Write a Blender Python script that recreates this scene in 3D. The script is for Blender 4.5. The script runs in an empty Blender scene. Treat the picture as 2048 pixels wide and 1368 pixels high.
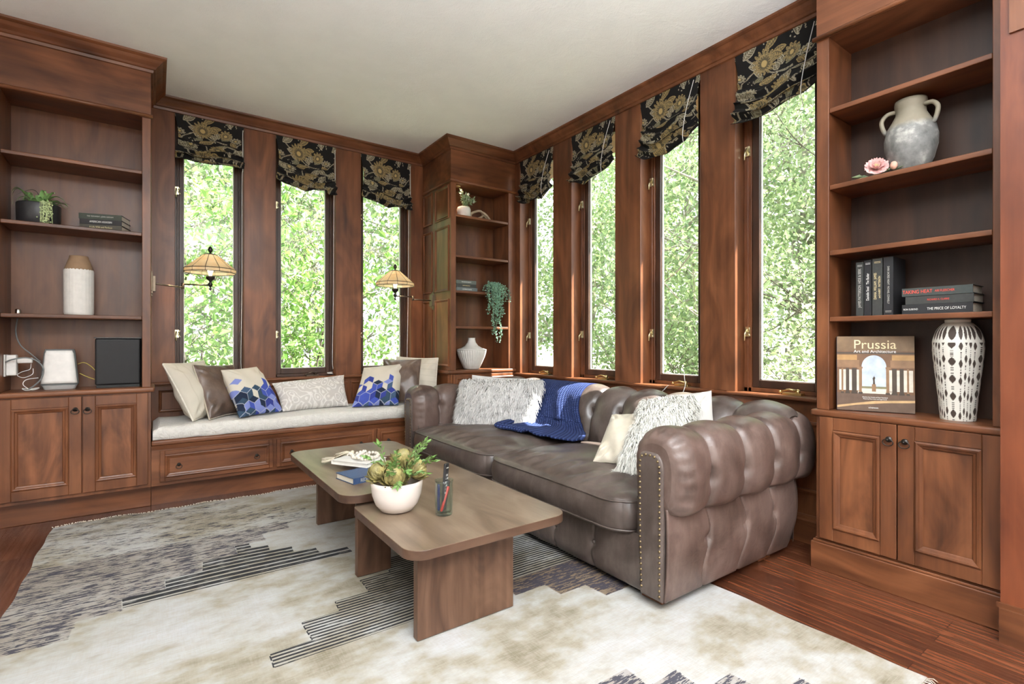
import bpy, bmesh, math, random
import numpy as np
from mathutils import Vector, Matrix
random.seed(7); RNG = np.random.default_rng(7)
PI = math.pi
sc = bpy.context.scene
COL = sc.collection

# ------------------------------------------------------------------ camera, sky, sun, large lights, exposure
cam_d = bpy.data.cameras.new('camera'); cam = bpy.data.objects.new('camera', cam_d); COL.objects.link(cam)
cam_d.sensor_width = 36.0; cam_d.lens = 1007 / 2048 * 36.0; cam_d.clip_start = 0.05; cam_d.clip_end = 300
cam.location = (-3.02, -4.81, 1.14)
cam.rotation_euler = (PI / 2, 0, -math.atan2(.578, .816))
cam_d.shift_y = -1 / 2048
sc.camera = cam
sc.view_settings.view_transform = 'Standard'; sc.view_settings.look = 'None'
sc.view_settings.exposure = 0.36; sc.view_settings.gamma = 1.0; sc.view_settings.use_curve_mapping = False

world = bpy.data.worlds.new('world'); sc.world = world; world.use_nodes = True
wn = world.node_tree; wn.nodes.clear()
bg = wn.nodes.new('ShaderNodeBackground'); wo = wn.nodes.new('ShaderNodeOutputWorld')
bg.inputs[0].default_value = (0.86, 0.93, 1.0, 1); bg.inputs[1].default_value = 3.2
wn.links.new(bg.outputs[0], wo.inputs[0])

def light(name, kind, loc, energy, color=(1, 1, 1), size=1, size_y=None, rot=(0, 0, 0), **k):
    d = bpy.data.lights.new(name, kind); d.energy = energy; d.color = color
    if kind == 'AREA':
        d.size = size
        if size_y: d.shape = 'RECTANGLE'; d.size_y = size_y
    elif kind == 'SUN': d.angle = size
    else: d.shadow_soft_size = size
    for a, b in k.items(): setattr(d, a, b)
    o = bpy.data.objects.new(name, d); COL.objects.link(o); o.location = loc; o.rotation_euler = rot
    return o
sun_dir = Vector((-1, 1.05, -1.75))
sun = light('sun', 'SUN', (6, -6, 9), 34.0, (1.0, 0.96, 0.9), size=0.012)
sun.rotation_euler = sun_dir.to_track_quat('-Z', 'Y').to_euler()
# added unseen fill lights that brighten the room: rear, left side, one aimed up
light('fill_rear', 'AREA', (-2.6, -8.7, 1.7), 100, (1.0, 0.975, 0.94), size=4.5, size_y=2.4, rot=(PI / 2, 0, 0))
light('fill_side', 'AREA', (-6.4, -4.6, 1.7), 16, (0.96, 0.98, 1.0), size=3.6, size_y=2.2, rot=(PI / 2, 0, -PI / 2))
light('ceiling_fill', 'AREA', (-2.8, -5.75, 1.75), 520, (0.93, 0.97, 1.0), size=1.8, size_y=1.4, rot=(PI, 0, 0), spread=2.7)

# ------------------------------------------------------------------ object helpers
def new_obj(name, data, parent=None, world=True):
    o = bpy.data.objects.new(name, data); COL.objects.link(o)
    if parent is not None:
        o.parent = parent
        if world:
            base = Vector((0, 0, 0)); q = parent
            while q is not None: base += Vector(q.location); q = q.parent
            o.location = -base
    return o
def tag(o, label=None, cat=None, group=None, kind=None):
    if label: o['label'] = label
    if cat: o['category'] = cat
    if group: o['group'] = group
    if kind: o['kind'] = kind
    return o
def thing(name, loc, label, cat, group=None):
    o = bpy.data.objects.new(name, None); COL.objects.link(o); o.location = loc; o.empty_display_size = .05
    return tag(o, label, cat, group)
def struct(o): o['kind'] = 'structure'; return o
def kids(o): return [c for c in bpy.data.objects if c.parent is o]
def copy_tree(o, parent=None):
    c = o.copy(); COL.objects.link(c); c.parent = parent
    for ch in kids(o): copy_tree(ch, c)
    return c

class MB:
    """collects shapes, then becomes ONE mesh object (world coordinates, origin at its parent's base)"""
    def __init__(s): s.v = []; s.f = []; s.sm = []
    def add(s, vs, fs, smooth=False):
        n = len(s.v); s.v += [tuple(map(float, v)) for v in vs]; s.f += [tuple(i + n for i in f) for f in fs]; s.sm += [smooth] * len(fs)
        return s
    def box(s, x0, x1, y0, y1, z0, z1):
        if x0 > x1: x0, x1 = x1, x0
        if y0 > y1: y0, y1 = y1, y0
        if z0 > z1: z0, z1 = z1, z0
        vs = [(x, y, z) for z in (z0, z1) for y in (y0, y1) for x in (x0, x1)]
        return s.add(vs, [(0, 2, 3, 1), (4, 5, 7, 6), (0, 1, 5, 4), (2, 6, 7, 3), (0, 4, 6, 2), (1, 3, 7, 5)])
    def prism(s, poly, z0, z1, M=None):
        n = len(poly); vs = [Vector((p[0], p[1], z0)) for p in poly] + [Vector((p[0], p[1], z1)) for p in poly]
        if M: vs = [M @ v for v in vs]
        return s.add(vs, [tuple(range(n))[::-1], tuple(range(n, 2 * n))] + [(i, (i + 1) % n, n + (i + 1) % n, n + i) for i in range(n)])
    def tube(s, pts, r, n=8, caps=True, closed=False):
        pts = [Vector(p) for p in pts]; m = len(pts); rs = r if hasattr(r, '__len__') else [r] * m
        vs = []; up = Vector((0, 0, 1)); t0 = None
        for i, p in enumerate(pts):
            a = pts[(i - 1) % m] if (closed or i > 0) else p; b = pts[(i + 1) % m] if (closed or i < m - 1) else p
            t = (b - a).normalized() if (b - a).length > 1e-9 else Vector((0, 0, 1))
            if t0 is None:
                u = t.cross(up)
                if u.length < 1e-3: u = t.cross(Vector((1, 0, 0)))
                u.normalize()
            else:
                u = (u - t * u.dot(t)); u.normalize()
            t0 = t; w = t.cross(u)
            for k in range(n):
                an = 2 * PI * k / n; vs.append(p + (u * math.cos(an) + w * math.sin(an)) * rs[i])
        fs = []
        for i in range(m if closed else m - 1):
            j = (i + 1) % m
            for k in range(n): fs.append((i * n + k, i * n + (k + 1) % n, j * n + (k + 1) % n, j * n + k))
        if caps and not closed: fs += [tuple(range(n))[::-1], tuple(range((m - 1) * n, m * n))]
        return s.add(vs, fs, True)
    def lathe(s, prof, c=(0, 0, 0), n=32, M=None, rfun=None):
        vs = []; m = len(prof)
        for j, (r, z) in enumerate(prof):
            for k in range(n):
                a = 2 * PI * k / n; q = r * (rfun(a, z) if rfun else 1)
                v = Vector((q * math.cos(a), q * math.sin(a), z))
                if M: v = M @ v
                vs.append(v + Vector(c))
        fs = [(j * n + k, j * n + (k + 1) % n, (j + 1) * n + (k + 1) % n, (j + 1) * n + k) for j in range(m - 1) for k in range(n)]
        if prof[0][0] > 1e-4: fs.append(tuple(range(n))[::-1])
        if prof[-1][0] > 1e-4: fs.append(tuple(range((m - 1) * n, m * n)))
        return s.add(vs, fs, True)
    def ball(s, c, r, n=10, sz=1.0):
        m = max(4, n // 2); return s.lathe([(max(1e-5, r * math.sin(PI * i / m)), -r * sz * math.cos(PI * i / m)) for i in range(m + 1)], c, n)
    def sweep(s, prof, path, closed=False, right=None):
        """profile (a = to the right of travel, b = up) mitred along a horizontal path [(x,y)], z in profile"""
        m = len(path); n = len(prof); vs = []
        P = [Vector((p[0], p[1])) for p in path]
        for i in range(m):
            if closed or 0 < i < m - 1:
                d1 = (P[i] - P[i - 1]).normalized(); d2 = (P[(i + 1) % m] - P[i]).normalized()
                n1 = Vector((d1.y, -d1.x)); n2 = Vector((d2.y, -d2.x)); nn = (n1 + n2) / (1 + n1.dot(n2))
            else:
                d = (P[1] - P[0]).normalized() if i == 0 else (P[-1] - P[-2]).normalized(); nn = Vector((d.y, -d.x))
            for a, b in prof: vs.append((P[i].x + nn.x * a, P[i].y + nn.y * a, b))
        fs = []
        for i in range(m if closed else m - 1):
            j = (i + 1) % m
            for k in range(n): fs.append((i * n + k, j * n + k, j * n + (k + 1) % n, i * n + (k + 1) % n))
        if not closed: fs += [tuple(range(n)), tuple(range((m - 1) * n, m * n))[::-1]]
        return s.add(vs, fs)
    def frame(s, o, u, v, w, h, prof):
        """picture-frame moulding on the plane o + a*u + b*v (w x h), profile = [(inward, outward)] closed"""
        o, u, v = Vector(o), Vector(u), Vector(v); nrm = u.cross(v); n = len(prof); vs = []
        for (cx, cy) in ((0, 0), (1, 0), (1, 1), (0, 1)):
            for a, b in prof:
                px = a if cx == 0 else w - a; py = a if cy == 0 else h - a
                vs.append(o + u * px + v * py + nrm * b)
        fs = []
        for i in range(4):
            j = (i + 1) % 4
            for k in range(n): fs.append((i * n + k, j * n + k, j * n + (k + 1) % n, i * n + (k + 1) % n))
        return s.add(vs, fs)
    def build(s, name, m, parent=None, bevel=0, bseg=2, shift=None):
        me = bpy.data.meshes.new(name); me.from_pydata(s.v, [], s.f)
        me.polygons.foreach_set('use_smooth', s.sm)
        bm = bmesh.new(); bm.from_mesh(me); bmesh.ops.recalc_face_normals(bm, faces=bm.faces)
        if bevel:
            es = [e for e in bm.edges if len(e.link_faces) == 2 and not (e.link_faces[0].smooth and e.link_faces[1].smooth) and e.calc_face_angle(0) > .5]
            bmesh.ops.bevel(bm, geom=es, offset=bevel, segments=bseg, affect='EDGES', profile=.5, clamp_overlap=True)
            if bseg > 1:
                for f in bm.faces: f.smooth = True
                me['ws'] = 1
        bm.to_mesh(me); bm.free()
        if bevel and bseg > 1:
            me.polygons.foreach_set('use_smooth', [True] * len(me.polygons))
        me.materials.append(m); o = new_obj(name, me, parent)
        if bevel and bseg > 1:
            md = o.modifiers.new('wn', 'WEIGHTED_NORMAL'); md.keep_sharp = False; md.weight = 80
        elif any(s.sm) and not all(s.sm): pass
        return o

def local_origin(o, loc):
    """a single-mesh thing: put its origin at loc, geometry stays where it is"""
    o.data.transform(Matrix.Translation(-Vector(loc))); o.location = Vector(o.location) + Vector(loc); return o

def grid_obj(name, P, m, parent=None, wu=False, wv=False, col=None, smooth=True, solid=0, flip=False):
    """P: (nv,nu,3) array of points -> one mesh; col: (nv,nu,3|4) colours"""
    P = np.asarray(P, float); nv, nu = P.shape[:2]
    iv = np.arange(nv if wv else nv - 1); iu = np.arange(nu if wu else nu - 1)
    A, B = np.meshgrid(iv, iu, indexing='ij'); A2 = (A + 1) % nv; B2 = (B + 1) % nu
    F = np.stack([A * nu + B, A * nu + B2, A2 * nu + B2, A2 * nu + B], -1).reshape(-1, 4)
    if flip: F = F[:, ::-1]
    return raw_obj(name, P.reshape(-1, 3), F, m, parent, None if col is None else col.reshape(nv * nu, -1), smooth, solid)
def raw_obj(name, V, F, m, parent=None, col=None, smooth=True, solid=0):
    me = bpy.data.meshes.new(name); V = np.asarray(V, np.float32); F = np.asarray(F, np.int32); k = F.shape[1]
    me.vertices.add(len(V)); me.vertices.foreach_set('co', V.ravel())
    me.loops.add(F.size); me.loops.foreach_set('vertex_index', F.ravel())
    me.polygons.add(len(F)); me.polygons.foreach_set('loop_start', np.arange(0, F.size, k, dtype=np.int32))
    me.polygons.foreach_set('loop_total', np.full(len(F), k, np.int32))
    me.update(calc_edges=True); me.validate()
    me.polygons.foreach_set('use_smooth', [smooth] * len(me.polygons))
    if col is not None:
        c = np.ones((len(V), 4), np.float32); c[:, :col.shape[1]] = col
        at = me.color_attributes.new('Col', 'FLOAT_COLOR', 'POINT'); at.data.foreach_set('color', c.ravel())
    me.materials.append(m); o = new_obj(name, me, parent)
    if solid:
        md = o.modifiers.new('s', 'SOLIDIFY'); md.thickness = solid; md.offset = 0
    return o

# ------------------------------------------------------------------ materials
MATS = {}
def mat(name):
    m = bpy.data.materials.new(name); m.use_nodes = True; nt = m.node_tree
    b = nt.nodes['Principled BSDF']; return m, nt, b
def nd(nt, t, **k):
    n = nt.nodes.new(t)
    for a, b in k.items():
        if a == 'inp':
            for i, v in b.items(): n.inputs[i].default_value = v
        else: setattr(n, a, b)
    return n
def lk(nt, a, b): nt.links.new(a, b)
def ramp(nt, fac, stops):
    r = nt.nodes.new('ShaderNodeValToRGB'); e = r.color_ramp.elements
    while len(e) < len(stops): e.new(.5)
    for i, (p, c) in enumerate(stops): e[i].position = p; e[i].color = (*c, 1) if len(c) == 3 else c
    lk(nt, fac, r.inputs[0]); return r.outputs[0]
def coords(nt, scale=(1, 1, 1), rot=(0, 0, 0), kind='Object'):
    t = nd(nt, 'ShaderNodeTexCoord'); mp = nd(nt, 'ShaderNodeMapping'); mp.inputs['Scale'].default_value = scale; mp.inputs['Rotation'].default_value = rot
    lk(nt, t.outputs[kind], mp.inputs[0]); return mp.outputs[0]
def noise(nt, vec, scale, detail=4, rough=.55, dist=0.0):
    n = nd(nt, 'ShaderNodeTexNoise', inp={'Scale': scale, 'Detail': detail, 'Roughness': rough, 'Distortion': dist}); lk(nt, vec, n.inputs['Vector']); return n.outputs['Fac']
def math_(nt, op, a, b=None, c=None):
    n = nd(nt, 'ShaderNodeMath', operation=op)
    for i, v in enumerate((a, b, c)):
        if v is None: continue
        if isinstance(v, (int, float)): n.inputs[i].default_value = v
        else: lk(nt, v, n.inputs[i])
    return n.outputs[0]
def mixc(nt, fac, a, b, mode='MIX'):
    n = nd(nt, 'ShaderNodeMix', data_type='RGBA', blend_type=mode)
    for s_, v in ((n.inputs[0], fac), (n.inputs[6], a), (n.inputs[7], b)):
        if isinstance(v, (int, float)): s_.default_value = v
        elif isinstance(v, tuple): s_.default_value = (*v, 1) if len(v) == 3 else v
        else: lk(nt, v, s_)
    return n.outputs[2]
def bump(nt, b, h, strength=.3, dist=.01):
    n = nd(nt, 'ShaderNodeBump', inp={'Strength': strength, 'Distance': dist}); lk(nt, h, n.inputs['Height']); lk(nt, n.outputs[0], b.inputs['Normal'])
def plain(name, color, rough=.5, metal=0.0, spec=.5, **k):
    m, nt, b = mat(name); v = coords(nt)
    f = noise(nt, v, k.get('ns', 30), 3)
    a = k.get('var', .06)
    c1 = tuple(max(0, x * (1 - a)) for x in color); c2 = tuple(min(1, x * (1 + a)) for x in color)
    lk(nt, ramp(nt, f, [(.3, c1), (.7, c2)]), b.inputs['Base Color'])
    b.inputs['Roughness'].default_value = rough; b.inputs['Metallic'].default_value = metal; b.inputs['Specular IOR Level'].default_value = spec
    if k.get('bump'): bump(nt, b, noise(nt, v, k.get('bs', 120), 4), k['bump'], k.get('bd', .002))
    if 'sheen' in k: b.inputs['Sheen Weight'].default_value = k['sheen']
    return m
def wood(name, dark, mid, light_, axis='z', rough=.36, scale=1.0, coat=.05, figure=1.0, seed=0.0):
    """cherry-like wood: broad blotchy figure plus long fine grain along one axis (object coordinates)"""
    m, nt, b = mat(name)
    t = nd(nt, 'ShaderNodeTexCoord'); add = nd(nt, 'ShaderNodeVectorMath', operation='ADD'); add.inputs[1].default_value = (seed, seed * .7, seed * 1.3)
    lk(nt, t.outputs['Object'], add.inputs[0])
    def mp(s):
        n = nd(nt, 'ShaderNodeMapping'); n.inputs['Scale'].default_value = s; lk(nt, add.outputs[0], n.inputs[0]); return n.outputs[0]
    ax = 'xyz'.index(axis)
    s1 = [3.4 * scale] * 3; s1[ax] = 1.1 * scale; s2 = [75 * scale] * 3; s2[ax] = 2.2 * scale; s3 = [11 * scale] * 3; s3[ax] = 1.0 * scale
    big = noise(nt, mp(s1), 1.6, 3, .5, 1.2 * figure); med = noise(nt, mp(s3), 1.0, 4, .55, .8); fine = noise(nt, mp(s2), 1.0, 3, .6, .3)
    wv = nd(nt, 'ShaderNodeTexWave', wave_type='RINGS', rings_direction='XYZ'[ax] if False else 'SPHERICAL', inp={'Scale': 1.3, 'Distortion': 5.0, 'Detail': 2.5, 'Detail Scale': 1.4})
    s4 = [4.0 * scale] * 3; s4[ax] = .45 * scale; lk(nt, mp(s4), wv.inputs[0])
    f = math_(nt, 'MULTIPLY_ADD', big, .62, math_(nt, 'MULTIPLY', med, .20)); f = math_(nt, 'MULTIPLY_ADD', fine, .13, f); f = math_(nt, 'MULTIPLY_ADD', wv.outputs['Fac'], .045 * figure, f)
    lk(nt, ramp(nt, f, [(.30, dark), (.49, mid), (.70, light_)]), b.inputs['Base Color'])
    r = math_(nt, 'MULTIPLY_ADD', med, .16, rough - .06); lk(nt, r, b.inputs['Roughness'])
    b.inputs['Coat Weight'].default_value = coat; b.inputs['Coat Roughness'].default_value = .25
    b.inputs['Specular IOR Level'].default_value = .38; bump(nt, b, fine, .03, .001)
    return m
CH = ((.046, .0155, .0062), (.128, .0440, .0170), (.230, .0860, .0350))
cherry_v = wood('cherry_vertical', *CH, axis='z'); cherry_x = wood('cherry_along_x', *CH, axis='x', seed=3.1); cherry_y = wood('cherry_along_y', *CH, axis='y', seed=5.7)
cherry_panel = wood('cherry_panel', *CH, axis='z', figure=2.4, seed=9.0)
cherry_shade = wood('cherry_back_shaded', (.018, .0085, .0050), (.040, .0175, .0095), (.066, .0290, .0155), axis='z', seed=2.0, rough=.42)  # shade inside the right bookcase put into its back panel colour
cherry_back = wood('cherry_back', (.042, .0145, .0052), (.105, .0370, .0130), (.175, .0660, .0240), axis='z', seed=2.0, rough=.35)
# ------------------------------------------------------------------ more materials
plaster = plain('ceiling_plaster', (.87, .875, .87), .85, ns=6, var=.02)
nt = plaster.node_tree; v = coords(nt); w1 = noise(nt, v, 5, 4, .6, 2.5); w2 = noise(nt, v, 26, 3, .6, 4.0)
bump(nt, nt.nodes['Principled BSDF'], math_(nt, 'MULTIPLY_ADD', w2, .6, w1), .28, .012)
cream_wall = plain('cream_paint', (.62, .58, .50), .8)
sash_dark = wood('sash_wood', (.020, .010, .006), (.048, .021, .012), (.085, .038, .021), axis='z', rough=.35, seed=4.4)
brass = plain('brass', (.62, .47, .22), .28, 1.0); brass_pale = plain('pale_brass', (.75, .68, .45), .3, 1.0)
bronze = plain('antique_bronze', (.10, .075, .055), .38, .9, var=.25); iron = plain('dark_bronze', (.045, .04, .036), .4, .85)
white_cord = plain('white_cord', (.8, .8, .78), .6); grey_plastic = plain('grey_plastic', (.16, .17, .17), .5)
white_plastic = plain('white_plastic', (.72, .70, .67), .4); black_satin = plain('black_satin', (.012, .012, .013), .5, spec=.3); arm_metal = plain('aged_brass', (.16, .125, .09), .4, .85)

def floor_mat():
    m, nt, b = mat('oak_floor'); v = coords(nt, rot=(0, 0, PI / 2))
    br = nd(nt, 'ShaderNodeTexBrick', offset=.37, inp={'Color1': (0, 0, 0, 1), 'Color2': (1, 1, 1, 1), 'Mortar': (.5, .5, .5, 1), 'Scale': 1.0, 'Mortar Size': .0012, 'Mortar Smooth': .1, 'Bias': 0, 'Brick Width': 1.15, 'Row Height': .075})
    lk(nt, v, br.inputs[0]); pid = nd(nt, 'ShaderNodeSeparateColor'); lk(nt, br.outputs['Color'], pid.inputs[0])
    t = nd(nt, 'ShaderNodeTexCoord'); off = nd(nt, 'ShaderNodeCombineXYZ'); k = math_(nt, 'MULTIPLY', pid.outputs[0], 37.0)
    lk(nt, k, off.inputs[0]); lk(nt, math_(nt, 'MULTIPLY', pid.outputs[0], 11.0), off.inputs[1])
    ad = nd(nt, 'ShaderNodeVectorMath', operation='ADD'); lk(nt, t.outputs['Object'], ad.inputs[0]); lk(nt, off.outputs[0], ad.inputs[1])
    def mp(s):
        n = nd(nt, 'ShaderNodeMapping'); n.inputs['Scale'].default_value = s; lk(nt, ad.outputs[0], n.inputs[0]); return n.outputs[0]
    grain = noise(nt, mp((26, 1.5, 1)), 1, 6, .62, 3.0)
    cath = nd(nt, 'ShaderNodeTexWave', wave_type='BANDS', bands_direction='X', inp={'Scale': 4.0, 'Distortion': 12.0, 'Detail': 3.0, 'Detail Scale': .8}); lk(nt, mp((2.4, .30, 1)), cath.inputs[0])
    f = math_(nt, 'MULTIPLY_ADD', grain, .62, math_(nt, 'MULTIPLY', cath.outputs['Fac'], .12)); f = math_(nt, 'MULTIPLY_ADD', pid.outputs[0], .16, f)
    c = ramp(nt, f, [(.28, (.035, .011, .007)), (.42, (.088, .027, .012)), (.55, (.140, .046, .021)), (.70, (.20, .072, .032))])
    c = mixc(nt, br.outputs['Fac'], c, (.02, .008, .005)); lk(nt, c, b.inputs['Base Color'])
    b.inputs['Roughness'].default_value = .26; b.inputs['Coat Weight'].default_value = .25; b.inputs['Coat Roughness'].default_value = .18
    bump(nt, b, math_(nt, 'SUBTRACT', math_(nt, 'MULTIPLY', grain, .35), br.outputs['Fac']), .2, .003); return m
oak = floor_mat()

m, nt, b = mat('window_glass'); nt.nodes.remove(b); out = nt.nodes['Material Output']
tr = nd(nt, 'ShaderNodeBsdfTransparent', inp={0: (.97, .985, .975, 1)}); gl = nd(nt, 'ShaderNodeBsdfGlossy', inp={'Roughness': .02}); mx = nd(nt, 'ShaderNodeMixShader'); lw = nd(nt, 'ShaderNodeLayerWeight', inp={0: .5})
fr_f = math_(nt, 'MULTIPLY_ADD', math_(nt, 'POWER', lw.outputs['Facing'], 4.0), .30, .015)
lk(nt, fr_f, mx.inputs[0]); lk(nt, tr.outputs[0], mx.inputs[1]); lk(nt, gl.outputs[0], mx.inputs[2]); lk(nt, mx.outputs[0], out.inputs[0]); pane_glass = m

# ------------------------------------------------------------------ room shell
H = 3.05
struct(MB().box(-6.6, .30, -9, .30, -.05, 0).build('floor', oak))
struct(MB().box(-6.6, .30, -9, .30, H, H + .12).build('ceiling', plaster))
LW = [(-2.893, -2.405), (-2.155, -1.637), (-1.40, -.882)]                 # openings in the window-seat wall (x)
RW = [(-.687, -1.207), (-1.462, -1.981), (-2.242, -2.757), (-3.01, -3.53)]  # openings in the sofa wall (y)
ZS, ZT, WD = .82, 2.975, .17
w = MB().box(-3.9, .17, 0, WD, -.05, ZS).box(-3.9, .17, 0, WD, ZT, H)
xs = [-3.9] + [q for p in LW for q in p] + [.17]
for i in range(0, len(xs), 2): w.box(xs[i], xs[i + 1], 0, WD, ZS, ZT)
struct(w.build('wall_back', cherry_v, bevel=.002, bseg=1))
w = MB().box(0, WD, .0, -9, -.05, ZS).box(0, WD, 0, -9, ZT, H)
ys = [0.] + [q for p in RW for q in p] + [-9.]
for i in range(0, len(ys), 2): w.box(0, WD, ys[i], ys[i + 1], ZS, ZT)
struct(w.build('wall_right', cherry_v, bevel=.002, bseg=1))
struct(MB().box(-6.6, -3.84, -.4, -.2, 0, H).build('wall_left', cream_wall))
struct(MB().box(-6.7, -6.6, -9, -.2, 0, H).build('wall_side', cream_wall))
struct(MB().box(-6.7, .3, -9.1, -9, 0, H).build('wall_rear', cream_wall))
CROWN = [(0, 2.955), (.012, 2.957), (.016, 2.974), (.026, 2.978), (.034, 2.990), (.054, 3.010), (.068, 3.027), (.078, 3.031), (.088, 3.037), (.090, 3.0495), (0, 3.0495)]
path = [(-6.5, -.61), (-3.045, -.61), (-3.045, 0), (-.75, 0), (-.75, -.61), (0, -.61), (0, -3.62), (-.29, -3.62), (-.29, -4.31), (-.39, -4.31), (-.39, -8.9)]
struct(MB().sweep(CROWN, path).build('trim_crown', cherry_x))
STOOL = [(-.001, .788), (.016, .788), (.018, .797), (.030, .800), (.034, .806), (.034, .816), (.028, .822), (-.001, .822)]
struct(MB().sweep(STOOL, [(-3.045, 0), (-.75, 0)]).build('trim_sill_back', cherry_x))
struct(MB().sweep(STOOL, [(0, -.61), (0, -3.62)]).build('trim_sill_right', cherry_y))
mo = [(0, 0), (0, .012), (.006, .015), (.012, .010), (.018, .008), (.022, 0)]
w = MB()
for a, b_ in ((-3.0, -2.30), (-2.27, -1.53), (-1.50, -.78)): w.frame((a, 0, .585), (1, 0, 0), (0, 0, 1), b_ - a, .175, mo)
struct(w.build('trim_wainscot_back', cherry_x))
w = MB(); 
for z in (.292, .675): w.sweep([(0, z - .012), (.010, z - .012), (.014, z), (.010, z + .012), (0, z + .012)], [(0, -.61), (0, -3.62)])
struct(w.build('trim_wainscot_right', cherry_y))
struct(MB().sweep([(0, 0), (.018, 0), (.018, .125), (.012, .135), (.012, .148), (.004, .158), (0, .158)], [(0, -.61), (0, -3.62)]).build('baseboard_right', cherry_y))

# windows: jamb, sash, glass, hinge clips, crank -- local frame a (along wall), d (outwards)
def make_window(k, a0, a1, back):
    W = a1 - a0 if back else a0 - a1; inset = .062 if back else .095; fr_ = .03 if back else .05
    def T(a, d, z): return (a0 + a, d, z) if back else (d, a0 - a, z)
    def bx(mb, a, b, d, e, z, y):
        p, q = T(a, d, z), T(b, e, y); return mb.box(p[0], q[0], p[1], q[1], z, y)
    root = bpy.data.objects.new('window_%d' % k, None); COL.objects.link(root); root.location = T(W / 2, .13, ZS); struct(root)
    f = MB(); z0 = ZS
    bx(f, 0, fr_, .105, .165, z0, ZT); bx(f, W - fr_, W, .105, .165, z0, ZT); bx(f, 0, W, .105, .165, z0, z0 + .026); bx(f, 0, W, .105, .165, ZT - .03, ZT)
    bx(f, fr_ * .5, fr_ * .62, .098, .106, z0, ZT); bx(f, W - fr_ * .62, W - fr_ * .5, .098, .106, z0, ZT)
    f.build('window_frame', sash_dark if back else cherry_v, root, bevel=.002, bseg=1)
    s = MB(); i1 = inset
    bx(s, fr_, i1, .115, .15, z0 + .026, ZT - .03); bx(s, W - i1, W - fr_, .115, .15, z0 + .026, ZT - .03)
    bx(s, i1, W - i1, .115, .15, z0 + .026, z0 + .074); bx(s, i1, W - i1, .115, .15, ZT - .08, ZT - .03)
    s.build('sash', sash_dark, root, bevel=.003, bseg=1)
    g = MB(); bx(g, i1 - .005, W - i1 + .005, .131, .134, z0 + .07, ZT - .075); g.build('pane', pane_glass, root)
    s = MB(); t_ = .006
    for a, b in ((i1, i1 + t_), (W - i1 - t_, W - i1)): bx(s, a, b, .136, .15, z0 + .074, ZT - .08)
    bx(s, i1, W - i1, .136, .15, z0 + .074, z0 + .08); s.build('glazing_bead', white_plastic, root)
    # locking clips
    for zc in (1.20, 2.36):
        c = MB(); a = fr_ * .6 if not back else fr_ * .5
        bx(c, a - .014, a + .014, .088, .104, zc - .028, zc + .034)
        c.tube([T(a - .004, .090, zc + .02), T(a - .006, .070, zc - .01), T(a - .006, .066, zc - .055)], [.006, .005, .003], 6)
        c.tube([T(a + .008, .09, zc + .005), T(a + .02, .078, zc + .028)], .0035, 6); c.tube([T(a + .008, .09, zc), T(a + .022, .078, zc - .024)], .0035, 6)
        c.build('sash_lock', brass_pale, root)
    # folding crank
    c = MB(); a = W * .62
    bx(c, a - .055, a + .055, .055, .098, z0 + .0, z0 + .014); c.ball(T(a + .03, .07, z0 + .022), .016, 8)
    c.tube([T(a + .03, .062, z0 + .028), T(a - .01, .05, z0 + .036), T(a - .055, .045, z0 + .022)], [.007, .006, .005], 6); c.ball(T(a - .06, .045, z0 + .018), .010, 8)
    c.build('crank_handle', bronze if back else brass, root, bevel=.001, bseg=1)
    return root
for i, (a, b_) in enumerate(LW): make_window(i + 1, a, b_, True)
for i, (a, b_) in enumerate(RW): make_window(i + 4, a, b_, False)

# ------------------------------------------------------------------ built-in joinery
def ring_pull(name, c, n, parent, r=.016):
    """rosette, ball and hanging ring; n = outward normal"""
    c = Vector(c); n = Vector(n); side = n.cross(Vector((0, 0, 1))).normalized(); M = n.to_track_quat('Z', 'Y').to_matrix().to_4x4()
    mb = MB().lathe([(.001, 0), (r, 0), (r, .003), (r * .7, .005), (r * .35, .008), (r * .35, .018), (r * .5, .022), (.0001, .025)], c, 14, M)
    pts = [c + n * .014 + side * (r * 1.5 * math.sin(t)) + Vector((0, 0, -r * .9 - r * 1.15 * math.cos(t))) for t in np.linspace(0.5 * PI - 2.3, .5 * PI - 2.3 + 2 * PI, 17)[:-1]]
    mb.tube(pts, .0025, 6, closed=True)
    return mb.build(name, iron, parent)
PANEL_MO = [(0, -.004), (0, .006), (.007, .010), (.014, .008), (.018, .003), (.026, 0), (.030, -.004)]
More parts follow.
